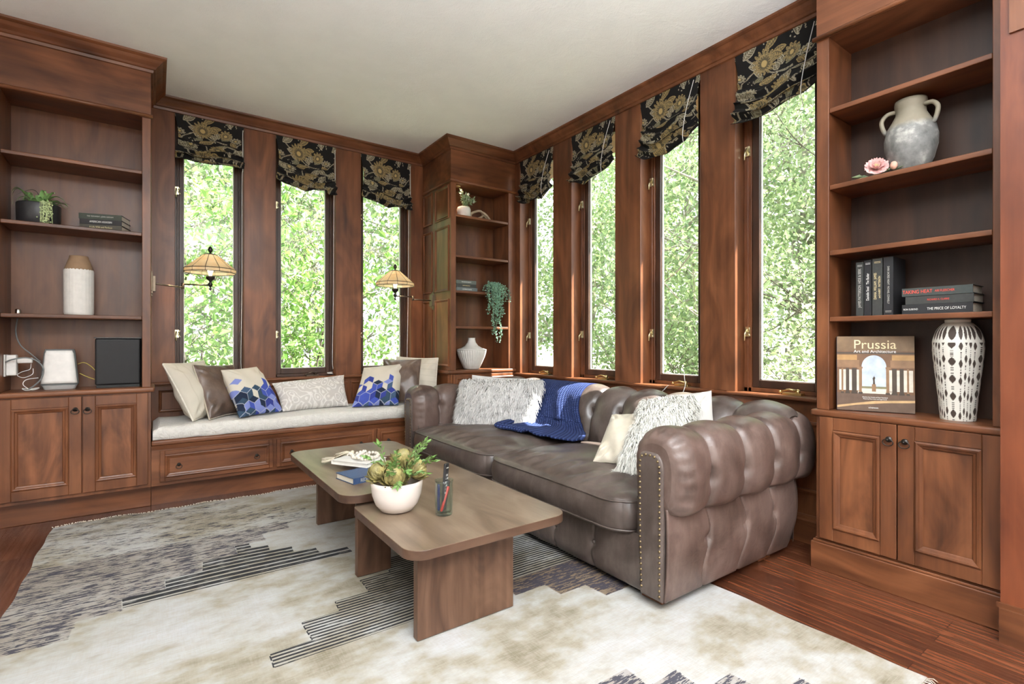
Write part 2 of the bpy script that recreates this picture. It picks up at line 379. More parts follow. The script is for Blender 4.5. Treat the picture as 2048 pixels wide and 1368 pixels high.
def panel_door(name, T, N, a0, a1, z0, z1, parent, knob_a, knob_z, stile=.062, m=cherry_panel, fm=cherry_v, drawer=False):
    """frame-and-panel door in the frame T(a,d,z), front face at d=-.02"""
    lo, hi = sorted((a0, a1)); mb = MB()
    def bx(mb, a, b, d, e, z, y):
        p, q = T(a, d, z), T(b, e, y); return mb.box(p[0], q[0], p[1], q[1], z, y)
    if drawer: st = .028
    else: st = stile
    bx(mb, lo, lo + st, -.02, 0, z0, z1); bx(mb, hi - st, hi, -.02, 0, z0, z1)
    bx(mb, lo + st, hi - st, -.02, 0, z0, z0 + st); bx(mb, lo + st, hi - st, -.02, 0, z1 - st, z1)
    d = mb.build(name, fm, parent, bevel=.0025, bseg=1)
    p = MB(); bx(p, lo + st - .002, hi - st + .002, -.010 if not drawer else -.016, 0, z0 + st - .002, z1 - st + .002); p.build('panel', m, d)
    o = Vector(T(lo + st, -.018, z0 + st)); u = Vector(T(lo + 1, 0, 0)) - Vector(T(lo, 0, 0))
    fr2 = MB()
    if u.cross(Vector((0, 0, 1))).dot(Vector(N)) > 0: fr2.frame(o, u, (0, 0, 1), hi - lo - 2 * st, z1 - z0 - 2 * st, PANEL_MO)
    else: fr2.frame(Vector(T(hi - st, -.018, z0 + st)), -u, (0, 0, 1), hi - lo - 2 * st, z1 - z0 - 2 * st, PANEL_MO)
    fr2.build('moulding', fm, d)
    for ka in (knob_a if hasattr(knob_a, '__len__') else [knob_a]):
        ring_pull('knob', Vector(T(ka, -.02 if not drawer else -.016, knob_z)), N, d, .0135 if not drawer else .012)
    return d

def bookcase(name, label, T, N, loc, a0, a1, depth, shelves, counter_z, stiles, back_d, gapa, doors=True, plinth=None, top_m=2.655):
    """T(a,d,z); a0<a1 along the front, stiles=(left,right) widths"""
    root = thing(name, loc, label, 'bookcase')
    def bx(mb, a, b, d, e, z, y):
        p, q = T(a, d, z), T(b, e, y); return mb.box(p[0], q[0], p[1], q[1], z, y)
    s0, s1 = stiles
    mb = MB(); bx(mb, a0, a0 + s0, 0, back_d, counter_z, top_m); bx(mb, a1 - s1, a1, 0, back_d, counter_z, top_m)
    mb.build('side_panel', cherry_v, root, bevel=.002, bseg=1)
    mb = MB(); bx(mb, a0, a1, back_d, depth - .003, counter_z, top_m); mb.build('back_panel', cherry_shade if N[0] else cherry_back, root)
    mb = MB(); bx(mb, a0, a1, 0, depth - .003, top_m, H - .004); mb.build('frieze', cherry_x if N[1] else cherry_y, root)
    # top bead
    mb = MB(); bx(mb, a0, a1, -.006, 0, top_m - .006, top_m + .02); pr = [T(a0 - .012, -.012, top_m + .006), T(a1 + (.012 if N[0] == 0 else 0), -.012, top_m + .006)]
    mb.tube(pr, .012, 10); mb.build('top_bead', cherry_x if N[1] else cherry_y, root)
    for z in shelves:
        mb = MB(); bx(mb, a0 + s0 + .001, a1 - s1 - .001, .004, back_d, z - .024, z); mb.build('shelf', cherry_x if N[1] else cherry_y, root, bevel=.004, bseg=2)
    # base
    mb = MB(); pz = .155
    bx(mb, a0, a1, 0, depth - .003, pz, counter_z - .034); mb.build('base_cabinet', cherry_v, root)
    mb = MB(); ov = .022
    bx(mb, a0 - (ov if gapa[0] else 0), a1 + (ov if gapa[1] else 0), -ov, back_d + .02, counter_z - .034, counter_z); mb.build('counter', cherry_x if N[1] else cherry_y, root, bevel=.012, bseg=4)
    mb = MB()
    if plinth == 'recess': bx(mb, a0, a1, .10, depth - .003, 0, pz)
    else:
        bx(mb, a0 - .02, a1, -.022, depth - .003, 0, .135); bx(mb, a0 - .012, a1, -.014, depth - .003, .135, .147); bx(mb, a0 - .004, a1, -.006, depth - .003, .147, pz)
    mb.build('plinth', cherry_x if N[1] else cherry_y, root, bevel=.003, bseg=1)
    return root
TL_ = lambda a, d, z: (a, -.61 + d, z)
TR_ = lambda a, d, z: (-.29 + d, -a, z)
NL, NR = (0, -1, 0), (-1, 0, 0)
# left bookcase
lb = bookcase('built_in_bookcase', 'tall cherry built-in bookcase at the left, holding a wifi router and a black box', TL_, NL, (-3.44, -.61, 0), -3.83, -3.045, .61, [1.31, 1.873, 2.29], .832, (.055, .048), .29, (0, 1), plinth='recess')
panel_door('door', TL_, NL, -3.786, -3.402, .178, .792, lb, -3.432, .712)
panel_door('door', TL_, NL, -3.396, -3.060, .178, .792, lb, -3.372, .709)
# right bookcase (a = -y)
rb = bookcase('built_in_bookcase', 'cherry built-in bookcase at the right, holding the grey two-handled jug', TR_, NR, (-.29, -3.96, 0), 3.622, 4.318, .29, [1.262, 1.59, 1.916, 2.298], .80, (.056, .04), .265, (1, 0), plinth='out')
panel_door('door', TR_, NR, 3.642, 3.963, .16, .766, rb, 3.936, .697)
panel_door('door', TR_, NR, 3.968, 4.312, .16, .766, rb, 3.996, .695)
# corner bookcase
cb = bookcase('corner_bookcase', 'slim cherry bookcase in the room corner between the two window walls', TL_, NL, (-.375, -.61, 0), -.75, -.003, .61, [1.287, 1.628, 1.967, 2.352], .866, (.055, .085), .29, (1, 0), plinth='recess')
panel_door('drawer', TL_, NL, -.735, -.02, .60, .825, cb, [-.55, -.2], .71, drawer=True)
w = MB(); SX = -.75
for (y0, y1) in ((-.025, -.225), (-.29, -.575)):
    for (z0, z1) in ((.60, .83), (.90, 1.545), (1.622, 2.245), (2.312, 2.63)):
        w.frame((SX, y0, z0), (0, -1, 0), (0, 0, 1), y0 - y1, z1 - z0, [(0, 0), (0, .009), (.006, .012), (.012, .010), (.018, .004), (.024, 0)])
w.build('side_moulding', cherry_v, cb)
MB().box(-.774, -.75, -.60, -.002, .832, .866).build('side_rail', cherry_y, cb, bevel=.006, bseg=2); MB().box(-.762, -.75, -.61, -.002, 2.650, 2.675).build('side_rail', cherry_y, cb, bevel=.006, bseg=2)
MB().lathe([(.001, 2.651), (.032, 2.651), (.032, 2.647), (.022, 2.645), (.001, 2.647)], (-.62, -.5, 0), 16).build('puck_light', brass_pale, cb)
light('puck_glow', 'SPOT', (-.62, -.5, 2.64), 5, (1.0, .72, .45), size=.02, spot_size=2.6, spot_blend=.6)

# window seat
ws = thing('window_seat', (-1.9, -.61, 0), 'cherry window seat with drawers built under the three left windows', 'window seat')
MB().box(-3.043, -.752, -.61, -.002, .155, .43).build('seat_base', cherry_x, ws)
MB().box(-3.043, -.752, -.50, -.002, 0, .155).build('plinth', cherry_x, ws)
MB().box(-3.043, -.752, -.632, -.002, .43, .466).build('seat_board', cherry_x, ws, bevel=.012, bseg=4)
MB().sweep([(0, .40), (.008, .402), (.012, .415), (.016, .43), (0, .43)], [(-3.043, -.61), (-.752, -.61)]).build('cove_moulding', cherry_x, ws)
for x0, x1, kn in ((-2.995, -2.288, (-2.886, -2.399)), (-2.262, -1.495, (-2.153, -1.609)), (-1.47, -.78, (-1.37, -.88))):
    panel_door('drawer', TL_, NL, x0, x1, .180, .392, ws, list(kn), .288, drawer=True, m=cherry_x, fm=cherry_x)

# column at the far right
cl = MB().box(-.39, -.002, -6.2, -4.3195, 0, H - .003).build('door_casing_pier', wood('cherry_red_pier', (.060, .014, .006), (.130, .034, .013), (.20, .056, .022), axis='z', seed=7.7), None)
MB().box(-.412, -.39, -6.2, -4.3195, 0, .13).box(-.402, -.39, -6.2, -4.31, .13, .147).build('base_moulding', cherry_y, cl)
MB().box(-.40, -.39, -6.2, -4.345, 2.30, H - .1).build('upper_panel', cherry_v, cl)
tag(cl, 'reddish cherry pier at the far right, beside the bookcase with the jug', 'pier'); local_origin(cl, (-.2, -4.5, 0))
for c_ in kids(cl): c_.location = -Vector(cl.location)
# ------------------------------------------------------------------ outdoors
def leaf_mat(name, stops, trans=.5):
    m, nt, b = mat(name); at = nd(nt, 'ShaderNodeAttribute', attribute_name='Col'); sp = nd(nt, 'ShaderNodeSeparateColor'); lk(nt, at.outputs['Color'], sp.inputs[0])
    c = ramp(nt, sp.outputs[0], stops); lk(nt, c, b.inputs['Base Color']); b.inputs['Roughness'].default_value = .45
    t = nd(nt, 'ShaderNodeBsdfTranslucent'); lk(nt, mixc(nt, 1.0, c, (1.0, 1.0, .75), 'MULTIPLY'), t.inputs[0]); mx = nd(nt, 'ShaderNodeMixShader', inp={0: trans})
    lk(nt, b.outputs[0], mx.inputs[1]); lk(nt, t.outputs[0], mx.inputs[2]); lk(nt, mx.outputs[0], nt.nodes['Material Output'].inputs[0]); return m
leaf_lime = leaf_mat('lime_leaves', [(0, (0.110, 0.250, 0.045)), (.5, (0.235, 0.390, 0.125)), (1, (0.420, 0.560, 0.260))])
leaf_mid = leaf_mat('forest_leaves', [(0, (0.121, 0.203, 0.095)), (.5, (0.270, 0.365, 0.203)), (1, (0.446, 0.527, 0.351))])
leaf_pale = leaf_mat('pale_leaves', [(0, (0.203, 0.270, 0.176)), (.5, (0.371, 0.446, 0.297)), (1, (0.540, 0.581, 0.459))])
lilac_m = leaf_mat('lilac_flowers', [(0, (.25, .2, .5)), (.5, (.42, .36, .72)), (1, (.6, .55, .85))], .3)
bark = plain('bark', (.30, .27, .24), .9, ns=14, var=.35, bump=.6, bs=20, bd=.02)
twig = plain('twig', (.075, .06, .045), .85, var=.3)
litter = plain('forest_floor', (.34, .36, .24), .95, ns=1.5, var=.4)
def leaves(name, C, size, m, parent=None, rng=RNG, world=True):
    """C (n,3) leaf centres -> folded four-point leaves"""
    n = len(C); d = rng.normal(size=(n, 3)); d[:, 2] -= .4; d /= np.linalg.norm(d, axis=1)[:, None]
    s_ = np.cross(d, rng.normal(size=(n, 3))); s_ /= np.linalg.norm(s_, axis=1)[:, None]; nn = np.cross(d, s_)
    L = (size * rng.uniform(.6, 1.25, n))[:, None]
    V = np.stack([C - d * L * .5, C + s_ * L * .33 + nn * L * .08, C + d * L * .55, C - s_ * L * .33 + nn * L * .08], 1).reshape(-1, 3)
    F = np.arange(4 * n).reshape(n, 4); c = np.repeat(np.clip(rng.normal(.5, .22, n), 0, 1), 4)[:, None] * np.ones((1, 3))
    return raw_obj(name, V, F, m, parent, c, smooth=False)
def limb(mb, p, d, L, r, rng, depth, tips, bend=.35):
    pts = [Vector(p)]; d = Vector(d).normalized(); n = 5
    for i in range(n):
        d = (d + Vector(rng.normal(size=3)) * bend * .3 + Vector((0, 0, .06))).normalized(); pts.append(pts[-1] + d * L / n)
    mb.tube(pts, [max(.003, r * (1 - .7 * i / n)) for i in range(n + 1)], 5 if depth else 8)
    tips += [q for q in pts[2:]]
    if depth > 0:
        for k in range(3 if depth > 1 else 2):
            q = pts[2 + int(rng.integers(0, n - 1))]; nd_ = (d + Vector(rng.normal(size=3)) * .75).normalized(); limb(mb, q, nd_, L * .62, r * .5, rng, depth - 1, tips, bend)
def make_tree(name, loc, h, r, label, cat, group, lm, nleaf, lsize, trunk_r, seed, z_lo=.25, stems=1, flowers=0, forks=2):
    rng = np.random.default_rng(seed); root = thing(name, loc, label, cat, group); mb = MB(); tips = []
    for s_ in range(stems):
        a = 2 * PI * s_ / stems + rng.uniform(0, .8); o = Vector((math.cos(a), math.sin(a), 0)) * (0.12 * (stems > 1))
        pts = [Vector(loc) + o + Vector((0, 0, -.1))]; lean = Vector((math.cos(a), math.sin(a), 0)) * (.35 if stems > 1 else .05)
        for i in range(6): pts.append(pts[-1] + Vector((0, 0, h * .8 / 6)) + lean * h / 12 + Vector(rng.normal(size=3)) * .05 * (1 + r * .1))
        mb.tube(pts, [trunk_r * (1 - .12 * i) for i in range(7)], 9)
        for i in range(1, 7):
            for q in range(forks):
                an = rng.uniform(0, 2 * PI); d = Vector((math.cos(an), math.sin(an), rng.uniform(.1, .8)))
                limb(mb, pts[i], d, r * rng.uniform(.5, .95), trunk_r * .3, rng, 2 if stems == 1 else 1, tips)
    mb.build('trunk', bark if trunk_r > .06 else twig, root)
    tp = np.array([list(t) for t in tips]); tp = tp[tp[:, 2] > loc[2] + h * z_lo] if len(tp) else tp
    c = tp[rng.integers(0, len(tp), nleaf)] + rng.normal(size=(nleaf, 3)) * (r * .11, r * .11, r * .10)
    leaves('foliage', c, lsize, lm, root, rng)
    if flowers:
        cs = tp[rng.integers(0, len(tp), flowers)]
        for q in cs: leaves('flower_cluster', q + np.array([0, 0, .1]) + rng.normal(size=(110, 3)) * (.035, .035, .07), .024, lilac_m, root, rng)['kind'] = 'stuff'
    return root
struct(MB().box(-40, 45, .32, 60, -.75, -.6).box(.32, 45, -25, .32, -.75, -.6).build('ground_outside', litter))
struct(MB().box(-4.4, .55, .17, .60, H + .0, H + .14).box(.17, .77, -9, .17, H + .0, H + .14).build('trim_eave_sun_block', cherry_x))  # unseen eave added, sized to block high sun from the sofa seat
GZ = -.6
# lilac shrubs against the window-seat side
for i, (x, y, h, r, sd, fl, lab) in enumerate(((-3.9, 2.5, 3.9, 1.5, 11, 5, 'lilac shrub with large lime leaves outside the left window of the window seat'), (-2.6, 3.1, 4.0, 1.5, 12, 5, 'lilac shrub with mauve flower heads outside the middle window of the window seat'), (-1.1, 3.2, 3.7, 1.5, 13, 1, 'leafy shrub with crossing bare stems outside the right window of the window seat'))):
    make_tree('lilac_shrub', (x, y, GZ), h, r, lab, 'shrub', 'shrubs outside the window seat', leaf_lime, 2700, .115, .022, sd, .22, stems=6, flowers=fl, forks=3)
mk = lambda *a, **k: make_tree(*a, **k)
mk('maple_tree', (3.4, -.6, GZ), 7.5, 2.2, 'slender maple tree closest to the sofa wall windows, with bare lower limbs', 'tree', 'trees outside the sofa wall', leaf_mid, 10000, .075, .07, 21, .2)
mk('maple_tree', (4.3, 1.8, GZ), 8.5, 2.4, 'maple tree outside the two sofa wall windows nearest the corner', 'tree', 'trees outside the sofa wall', leaf_mid, 10000, .08, .12, 22, .15)
mk('maple_tree', (3.9, -2.6, GZ), 7.0, 2.2, 'bushy pale maple tree outside the sofa wall window nearest the right bookcase', 'tree', 'trees outside the sofa wall', leaf_pale, 11000, .065, .06, 23, .08)
mk('understory_shrub', (3.0, -2.9, GZ), 2.0, 1.2, 'low pale shrub at the foot of the right-hand sofa wall window', 'shrub', None, leaf_pale, 5000, .07, .02, 24, .05, stems=5, forks=3)
mk('understory_shrub', (3.3, .2, GZ), 1.9, 1.3, 'low green shrub outside the sofa wall windows near the corner', 'shrub', None, leaf_mid, 5000, .07, .02, 25, .05, stems=5, forks=3)
# the wood beyond: one tree grown, then copied
bg1 = mk('forest_tree', (-6.5, 9.5, GZ), 10, 3.4, 'tall hazy tree in the wood beyond the garden', 'tree', 'trees of the wood beyond the garden', leaf_pale, 9500, .16, .22, 31, .06, forks=3)
bg2 = mk('forest_tree', (-2.8, 11, GZ), 11, 3.4, 'tall hazy tree in the wood beyond the garden', 'tree', 'trees of the wood beyond the garden', leaf_mid, 9500, .16, .20, 32, .04, forks=3)
for i, (x, y) in enumerate(((-9.8, 13), (-4.6, 14.5), (-.6, 10.5), (1.8, 13), (4.6, 9.2), (7.6, 10.8), (7.8, 6.4), (9.8, 4.2), (11.5, 7.5), (9.5, 1.2), (9.2, -1.6), (12.5, .2), (10.5, -4.6), (13, -3))):
    c_ = copy_tree(bg1 if i % 2 else bg2); c_.location = (x, y, GZ); c_.rotation_euler[2] = i * 1.3; c_.scale = (1, 1, .85 + .05 * (i % 5))

# ------------------------------------------------------------------ rug
RX0, RX1, RY0, RY1 = -3.53, -.90, -4.235, -.69
def rug():
    nu, nv = 264, 710; x = np.linspace(RX0, RX1, nu); y = np.linspace(RY0, RY1, nv); X, Y = np.meshgrid(x, y)
    A = np.zeros_like(X); B = np.zeros_like(X); S = np.zeros_like(X)      # light distress, taupe, stripes (wide / thin)
    def R(M, x0, x1, y0, y1, val=1.0): M[(X >= x0) & (X < x1) & (Y <= y0) & (Y > y1)] = val
    for x1, y0, y1 in ((-2.61, -.69, -.90), (-2.46, -.90, -1.06), (-2.315, -1.06, -1.19), (-2.185, -1.19, -1.44)): R(A, -9, x1, y0, y1, .30)
    for x1, y0, y1 in ((-2.35, -1.42, -1.54), (-2.507, -1.54, -1.66), (-2.662, -1.66, -1.79), (-2.82, -1.79, -1.905), (-2.977, -1.905, -2.02), (-3.13, -2.02, -2.14), (-3.289, -2.14, -2.28)): R(A, -9, x1, y0, y1, .62)
    for x0, x1, y0, y1 in ((-2.662, -2.59, -1.66, -1.735), (-2.662, -2.512, -1.735, -1.79), (-2.82, -2.512, -1.79, -1.83), (-2.82, -2.403, -1.83, -1.905), (-2.977, -2.403, -1.905, -1.93), (-2.977, -2.29, -1.93, -2.02), (-3.13, -2.157, -2.02, -2.115)): R(S, x0, x1, y0, y1, .5); R(A, x0, x1, y0, y1, 0)
    for x0, x1, y0, y1 in ((-1.93, -1.5, -2.17, -2.29), (-2.08, -1.35, -2.29, -2.45), (-2.235, -1.2, -2.45, -2.58), (-2.384, -1.0, -2.58, -2.67), (-2.53, -1.0, -2.67, -2.82), (-2.68, -1.0, -2.82, -2.865), (-2.68, -1.75, -2.865, -2.915)): R(S, x0, x1, y0, y1, 1.0)
    for x0, x1, y0, y1 in ((-1.70, -1.53, -2.865, -2.99), (-1.53, -1.385, -2.865, -3.10), (-1.385, -1.235, -2.865, -3.225), (-1.235, -1.08, -2.865, -3.35)): R(A, x0, x1, y0, y1, 1.0); R(B, x0, x1, y0, y1, .8)
    for x0, x1, y0 in ((-3.6, -1.69, -3.62), (-1.69, -1.553, -3.725), (-1.553, -1.415, -3.84), (-1.415, -1.256, -3.99)): R(A, x0, x1, y0, -5, .92)
    z = .009 + .0015 * np.sin(X * 9 + Y * 3) * (np.abs(Y + 1) < 1)
    Xw = X + .003 * np.sin(Y * 7) + .004 * np.sin(Y * 17); Yw = Y + np.where(Y > -1.2, (.012 * np.sin(X * 11) + .008 * np.sin(X * 27)) * (Y + 1.2) / .5, 0)
    m, nt, b = mat('distressed_rug'); at = nd(nt, 'ShaderNodeAttribute', attribute_name='Col'); sp = nd(nt, 'ShaderNodeSeparateColor'); lk(nt, at.outputs['Color'], sp.inputs[0])
    t = nd(nt, 'ShaderNodeTexCoord').outputs['Object']
    def mp(s_, src=t):
        n = nd(nt, 'ShaderNodeMapping'); n.inputs['Scale'].default_value = s_; lk(nt, src, n.inputs[0]); return n.outputs[0]
    weave = noise(nt, mp((38, 210, 1)), 1, 3, .6); dash = noise(nt, mp((13, 80, 1)), 1, 3, .7); streak = noise(nt, mp((9, 150, 1)), 1, 4, .7); cross = noise(nt, mp((150, 12, 1)), 1, 4, .7); blot = noise(nt, mp((7, 10, 1)), 1, 4, .6); cloud = noise(nt, mp((1.5, 2.2, 1)), 1, 4, .55); blk = noise(nt, mp((20, 26, 1)), 1, 2, .5)
    ivory = ramp(nt, math_(nt, 'MULTIPLY_ADD', blot, .45, math_(nt, 'MULTIPLY', cloud, .6)), [(.38, (.45, .455, .465)), (.49, (.395, .39, .372)), (.57, (.30, .273, .218)), (.68, (.185, .157, .106))])
    ivory = mixc(nt, math_(nt, 'MULTIPLY', ramp(nt, math_(nt, 'MULTIPLY_ADD', streak, .6, math_(nt, 'MULTIPLY', cross, .4)), [(.47, (0, 0, 0)), (.58, (1, 1, 1))]), .42), ivory, (.36, .335, .28))
    ivory = mixc(nt, math_(nt, 'MULTIPLY', ramp(nt, blk, [(.5, (0, 0, 0)), (.62, (1, 1, 1))]), .18), ivory, (.40, .36, .30))
    taupe = mixc(nt, cloud, (.30, .26, .22), (.24, .22, .21)); dark = mixc(nt, blot, (.020, .021, .030), (.055, .055, .085)); brown = mixc(nt, dash, (.07, .045, .028), (.30, .20, .10))
    a = sp.outputs[0]; pat = math_(nt, 'MULTIPLY_ADD', dash, .74, math_(nt, 'MULTIPLY', blot, .26))
    thr = math_(nt, 'MULTIPLY_ADD', a, -.11, .578)
    dk = nd(nt, 'ShaderNodeMapRange', inp={3: 0, 4: 1}); lk(nt, pat, dk.inputs[0]); lk(nt, thr, dk.inputs[1]); lk(nt, math_(nt, 'ADD', thr, .012), dk.inputs[2])
    tb = nd(nt, 'ShaderNodeMapRange', inp={1: .35, 2: .6, 3: 0, 4: .85}); lk(nt, a, tb.inputs[0])
    base = mixc(nt, math_(nt, 'MULTIPLY', tb.outputs[0], math_(nt, 'MULTIPLY_ADD', blk, .9, .35)), ivory, taupe); base = mixc(nt, sp.outputs[1], base, brown)
    gate = nd(nt, 'ShaderNodeMapRange', inp={1: .02, 2: .12, 3: 0, 4: .9}); lk(nt, a, gate.inputs[0])
    c = mixc(nt, math_(nt, 'MULTIPLY', dk.outputs[0], gate.outputs[0]), base, dark)
    sy = nd(nt, 'ShaderNodeSeparateXYZ'); lk(nt, t, sy.inputs[0])
    yy = math_(nt, 'ADD', sy.outputs[1], math_(nt, 'MULTIPLY', math_(nt, 'SINE', math_(nt, 'MULTIPLY', sy.outputs[0], 5.0)), .006))
    def stripes(pitch, duty, soft): 
        fr3 = math_(nt, 'FRACT', math_(nt, 'MULTIPLY', yy, 1 / pitch)); s_ = nd(nt, 'ShaderNodeMapRange', inp={1: duty - soft, 2: duty + soft, 3: 1, 4: 0}); lk(nt, fr3, s_.inputs[0]); return s_.outputs[0]
    wide = stripes(.0455, .70, .03); thin = stripes(.0213, .52, .06)
    isw = math_(nt, 'MULTIPLY', math_(nt, 'GREATER_THAN', sp.outputs[2], .25), math_(nt, 'LESS_THAN', sp.outputs[2], .75)); ist = math_(nt, 'GREATER_THAN', sp.outputs[2], .75)
    worn = ramp(nt, pat, [(.36, (.45, .45, .45)), (.46, (1, 1, 1))]); swt = math_(nt, 'MULTIPLY', math_(nt, 'MULTIPLY_ADD', wide, isw, math_(nt, 'MULTIPLY', thin, ist)), worn)
    c = mixc(nt, math_(nt, 'MULTIPLY', swt, .96), c, (.016, .017, .022)); c = mixc(nt, math_(nt, 'MULTIPLY', weave, .45), c, mixc(nt, 1.0, c, (.62, .60, .56), 'MULTIPLY'))
    lk(nt, c, b.inputs['Base Color']); b.inputs['Roughness'].default_value = .95; b.inputs['Specular IOR Level'].default_value = .15; bump(nt, b, weave, .35, .003)
    root = thing('area_rug', ((RX0 + RX1) / 2, (RY0 + RY1) / 2, 0), 'large ivory and charcoal distressed rug with stepped striped blocks on the wood floor', 'rug')
    o = grid_obj('rug_pile', np.stack([Xw, Yw, z], -1), m, root, col=np.stack([A, B, S], -1)); o.location = -Vector(root.location)
    # the texture reads object coordinates = world coordinates
    e = MB(); e.sweep([(0, .001), (.006, .001), (.008, .005), (.006, .0095), (0, .0095)], [(RX0, RY0), (RX0, RY1)][::-1] if False else [(RX1, RY0 + .01), (RX1, RY1 - .02)]); e.sweep([(0, .001), (.006, .001), (.008, .005), (.006, .0095), (0, .0095)], [(RX0, RY1 - .02), (RX0, RY0 + .01)])
    rng = np.random.default_rng(5); fr4 = MB()
    for yb, sg in ((RY1, 1), (RY0, -1)):
        for k in range(330):
            xx = RX0 + (RX1 - RX0) * (k + .5) / 330; y0 = yb + (.012 * math.sin(xx * 11) + .008 * math.sin(xx * 27) if sg > 0 else 0); L = rng.uniform(.018, .034); dx = rng.normal() * .008
            w_ = .0022; fr4.add([(xx - w_, y0, .008), (xx + w_, y0, .008), (xx + dx * .6 + w_, y0 + sg * L * .6, .011), (xx + dx * .6 - w_, y0 + sg * L * .6, .011), (xx + dx + .001, y0 + sg * L, .003), (xx + dx - .001, y0 + sg * L, .003)], [(0, 1, 2, 3), (3, 2, 4, 5)])
    f_ = fr4.build('fringe', plain('rug_fringe', (.66, .60, .50), .95), root); f_['kind'] = 'stuff'
    return root
rug()
# ------------------------------------------------------------------ leather sofa
def leather_mat(name, dark, mid, lt, rough=.36, wr=1.0):
    m, nt, b = mat(name); v = coords(nt)
    big = noise(nt, v, 4.5, 4, .6, .6); st = noise(nt, coords(nt, (26, 26, 6)), 1, 4, .6, .4); fine = noise(nt, v, 260, 3, .6); pores = noise(nt, v, 90, 3, .7)
    f = math_(nt, 'MULTIPLY_ADD', big, .7, math_(nt, 'MULTIPLY', st, .32)); lk(nt, ramp(nt, f, [(.36, dark), (.52, mid), (.68, lt)]), b.inputs['Base Color'])
    lk(nt, math_(nt, 'MULTIPLY_ADD', big, .22, rough - .08), b.inputs['Roughness']); b.inputs['Specular IOR Level'].default_value = .55
    w_ = noise(nt, v, 13, 3, .55, 1.2); h = math_(nt, 'MULTIPLY_ADD', w_, 1.0 * wr, math_(nt, 'MULTIPLY', pores, .10)); bump(nt, b, math_(nt, "MULTIPLY_ADD", fine, .05, h), .30, .009); return m
leather = leather_mat('taupe_leather', (.045, .032, .027), (.080, .060, .052), (.130, .100, .088), .32, .6)
leather_arm = leather_mat('arm_leather', (.050, .032, .026), (.100, .064, .053), (.155, .106, .090), .36, .8)
nail = plain('nail_brass', (.20, .145, .08), .38, .9)
def smooth_poly(pts, n):
    """Catmull-Rom through pts, n samples"""
    P = np.array(pts, float); P = np.vstack([2 * P[0] - P[1], P, 2 * P[-1] - P[-2]]); m = len(pts) - 1; out = []
    for t in np.linspace(0, m - 1e-9, n):
        i = int(t); u = t - i; a, b_, c, d = P[i:i + 4]
        out.append(.5 * ((2 * b_) + (-a + c) * u + (2 * a - 5 * b_ + 4 * c - d) * u * u + (-a + 3 * b_ - 3 * c + d) * u ** 3))
    return np.array(out)
def arc_param(P):
    d = np.r_[0, np.cumsum(np.linalg.norm(np.diff(P, axis=0), axis=1))]; return d / d[-1]
def tuft(P2, L, pleats, buttons, depth=.028, puff=.018, w=.022):
    """P2 (n,2) profile with outward normals, L positions along the roll; returns inward displacement (nL,n)"""
    t = arc_param(P2); A, Tt = np.meshgrid(L, t, indexing='ij'); D = np.zeros_like(A); ps = np.array(sorted(pleats))
    near = np.min(np.abs(A[..., None] - ps), -1); fade = np.clip(np.minimum(Tt, 1 - Tt) / .06, 0, 1)
    D += depth * np.exp(-(near / w) ** 1.3) * fade
    sp = (ps[1] - ps[0]) if len(ps) > 1 else .3
    D -= puff * (np.cos(np.clip((near - sp / 2) / (sp / 2), -1, 1) * PI) * .5 + .5) * fade
    for (a, tb) in buttons: D += .030 * np.exp(-(((A - a) / .030) ** 2 + ((Tt - tb) / .035) ** 2))
    return D
def roll_surface(P2, L, D, T3):
    tg = np.gradient(P2, axis=0); nrm = np.stack([tg[:, 1], -tg[:, 0]], -1); nrm /= np.linalg.norm(nrm, axis=1)[:, None]
    Q = P2[None] + nrm[None] * D[..., None]; return np.array([[T3(L[i], *Q[i, j]) for j in range(len(P2))] for i in range(len(L))])
sofa = thing('leather_sofa', (-.75, -2.12, 0), 'long brown leather chesterfield sofa with rolled tufted arms, along the tall-window wall', 'sofa')
MB().box(-1.262, -.30, -3.445, -.80, .055, .30).build('base_frame', leather, sofa, bevel=.02, bseg=3)
# front rail, bulging with pleats and buttons
yy_ = np.linspace(-.95, -3.345, 270); zz_ = np.linspace(.045, .285, 34); pl = [-1.36, -1.64, -1.92, -2.20, -2.48, -2.76, -3.04]
P = []; 
for z in zz_:
    row = []
    for y in yy_:
        k = min(pl, key=lambda q: abs(q + .012 * math.sin((z - .05) * 26) - y)); dd = abs(k + .012 * math.sin((z - .05) * 26) - y); e = (z - .165) / .12
        x = -1.268 - .018 * (1 - e ** 4) + .010 * math.exp(-(dd / .008) ** 1.2) + .018 * math.exp(-((y - k) ** 2 + (z - .165) ** 2) / .0004)
        row.append((x, y, z))
    P.append(row)
grid_obj('front_rail', P, leather, sofa, solid=.012)
mb = MB()
for k in pl[1:]: MB().lathe([(.0001, .010), (.008, .008), (.011, .003), (.011, 0)], (-1.274, k, .165), 10, Matrix.Rotation(-PI / 2, 4, 'Y')).build('button', leather, sofa)
pass
ARM = [(.0, .40), (-.004, .52), (-.008, .62), (.006, .690), (.045, .735), (.105, .757), (.170, .752), (.222, .722), (.252, .660), (.262, .580), (.254, .490), (.230, .428), (.190, .400)]
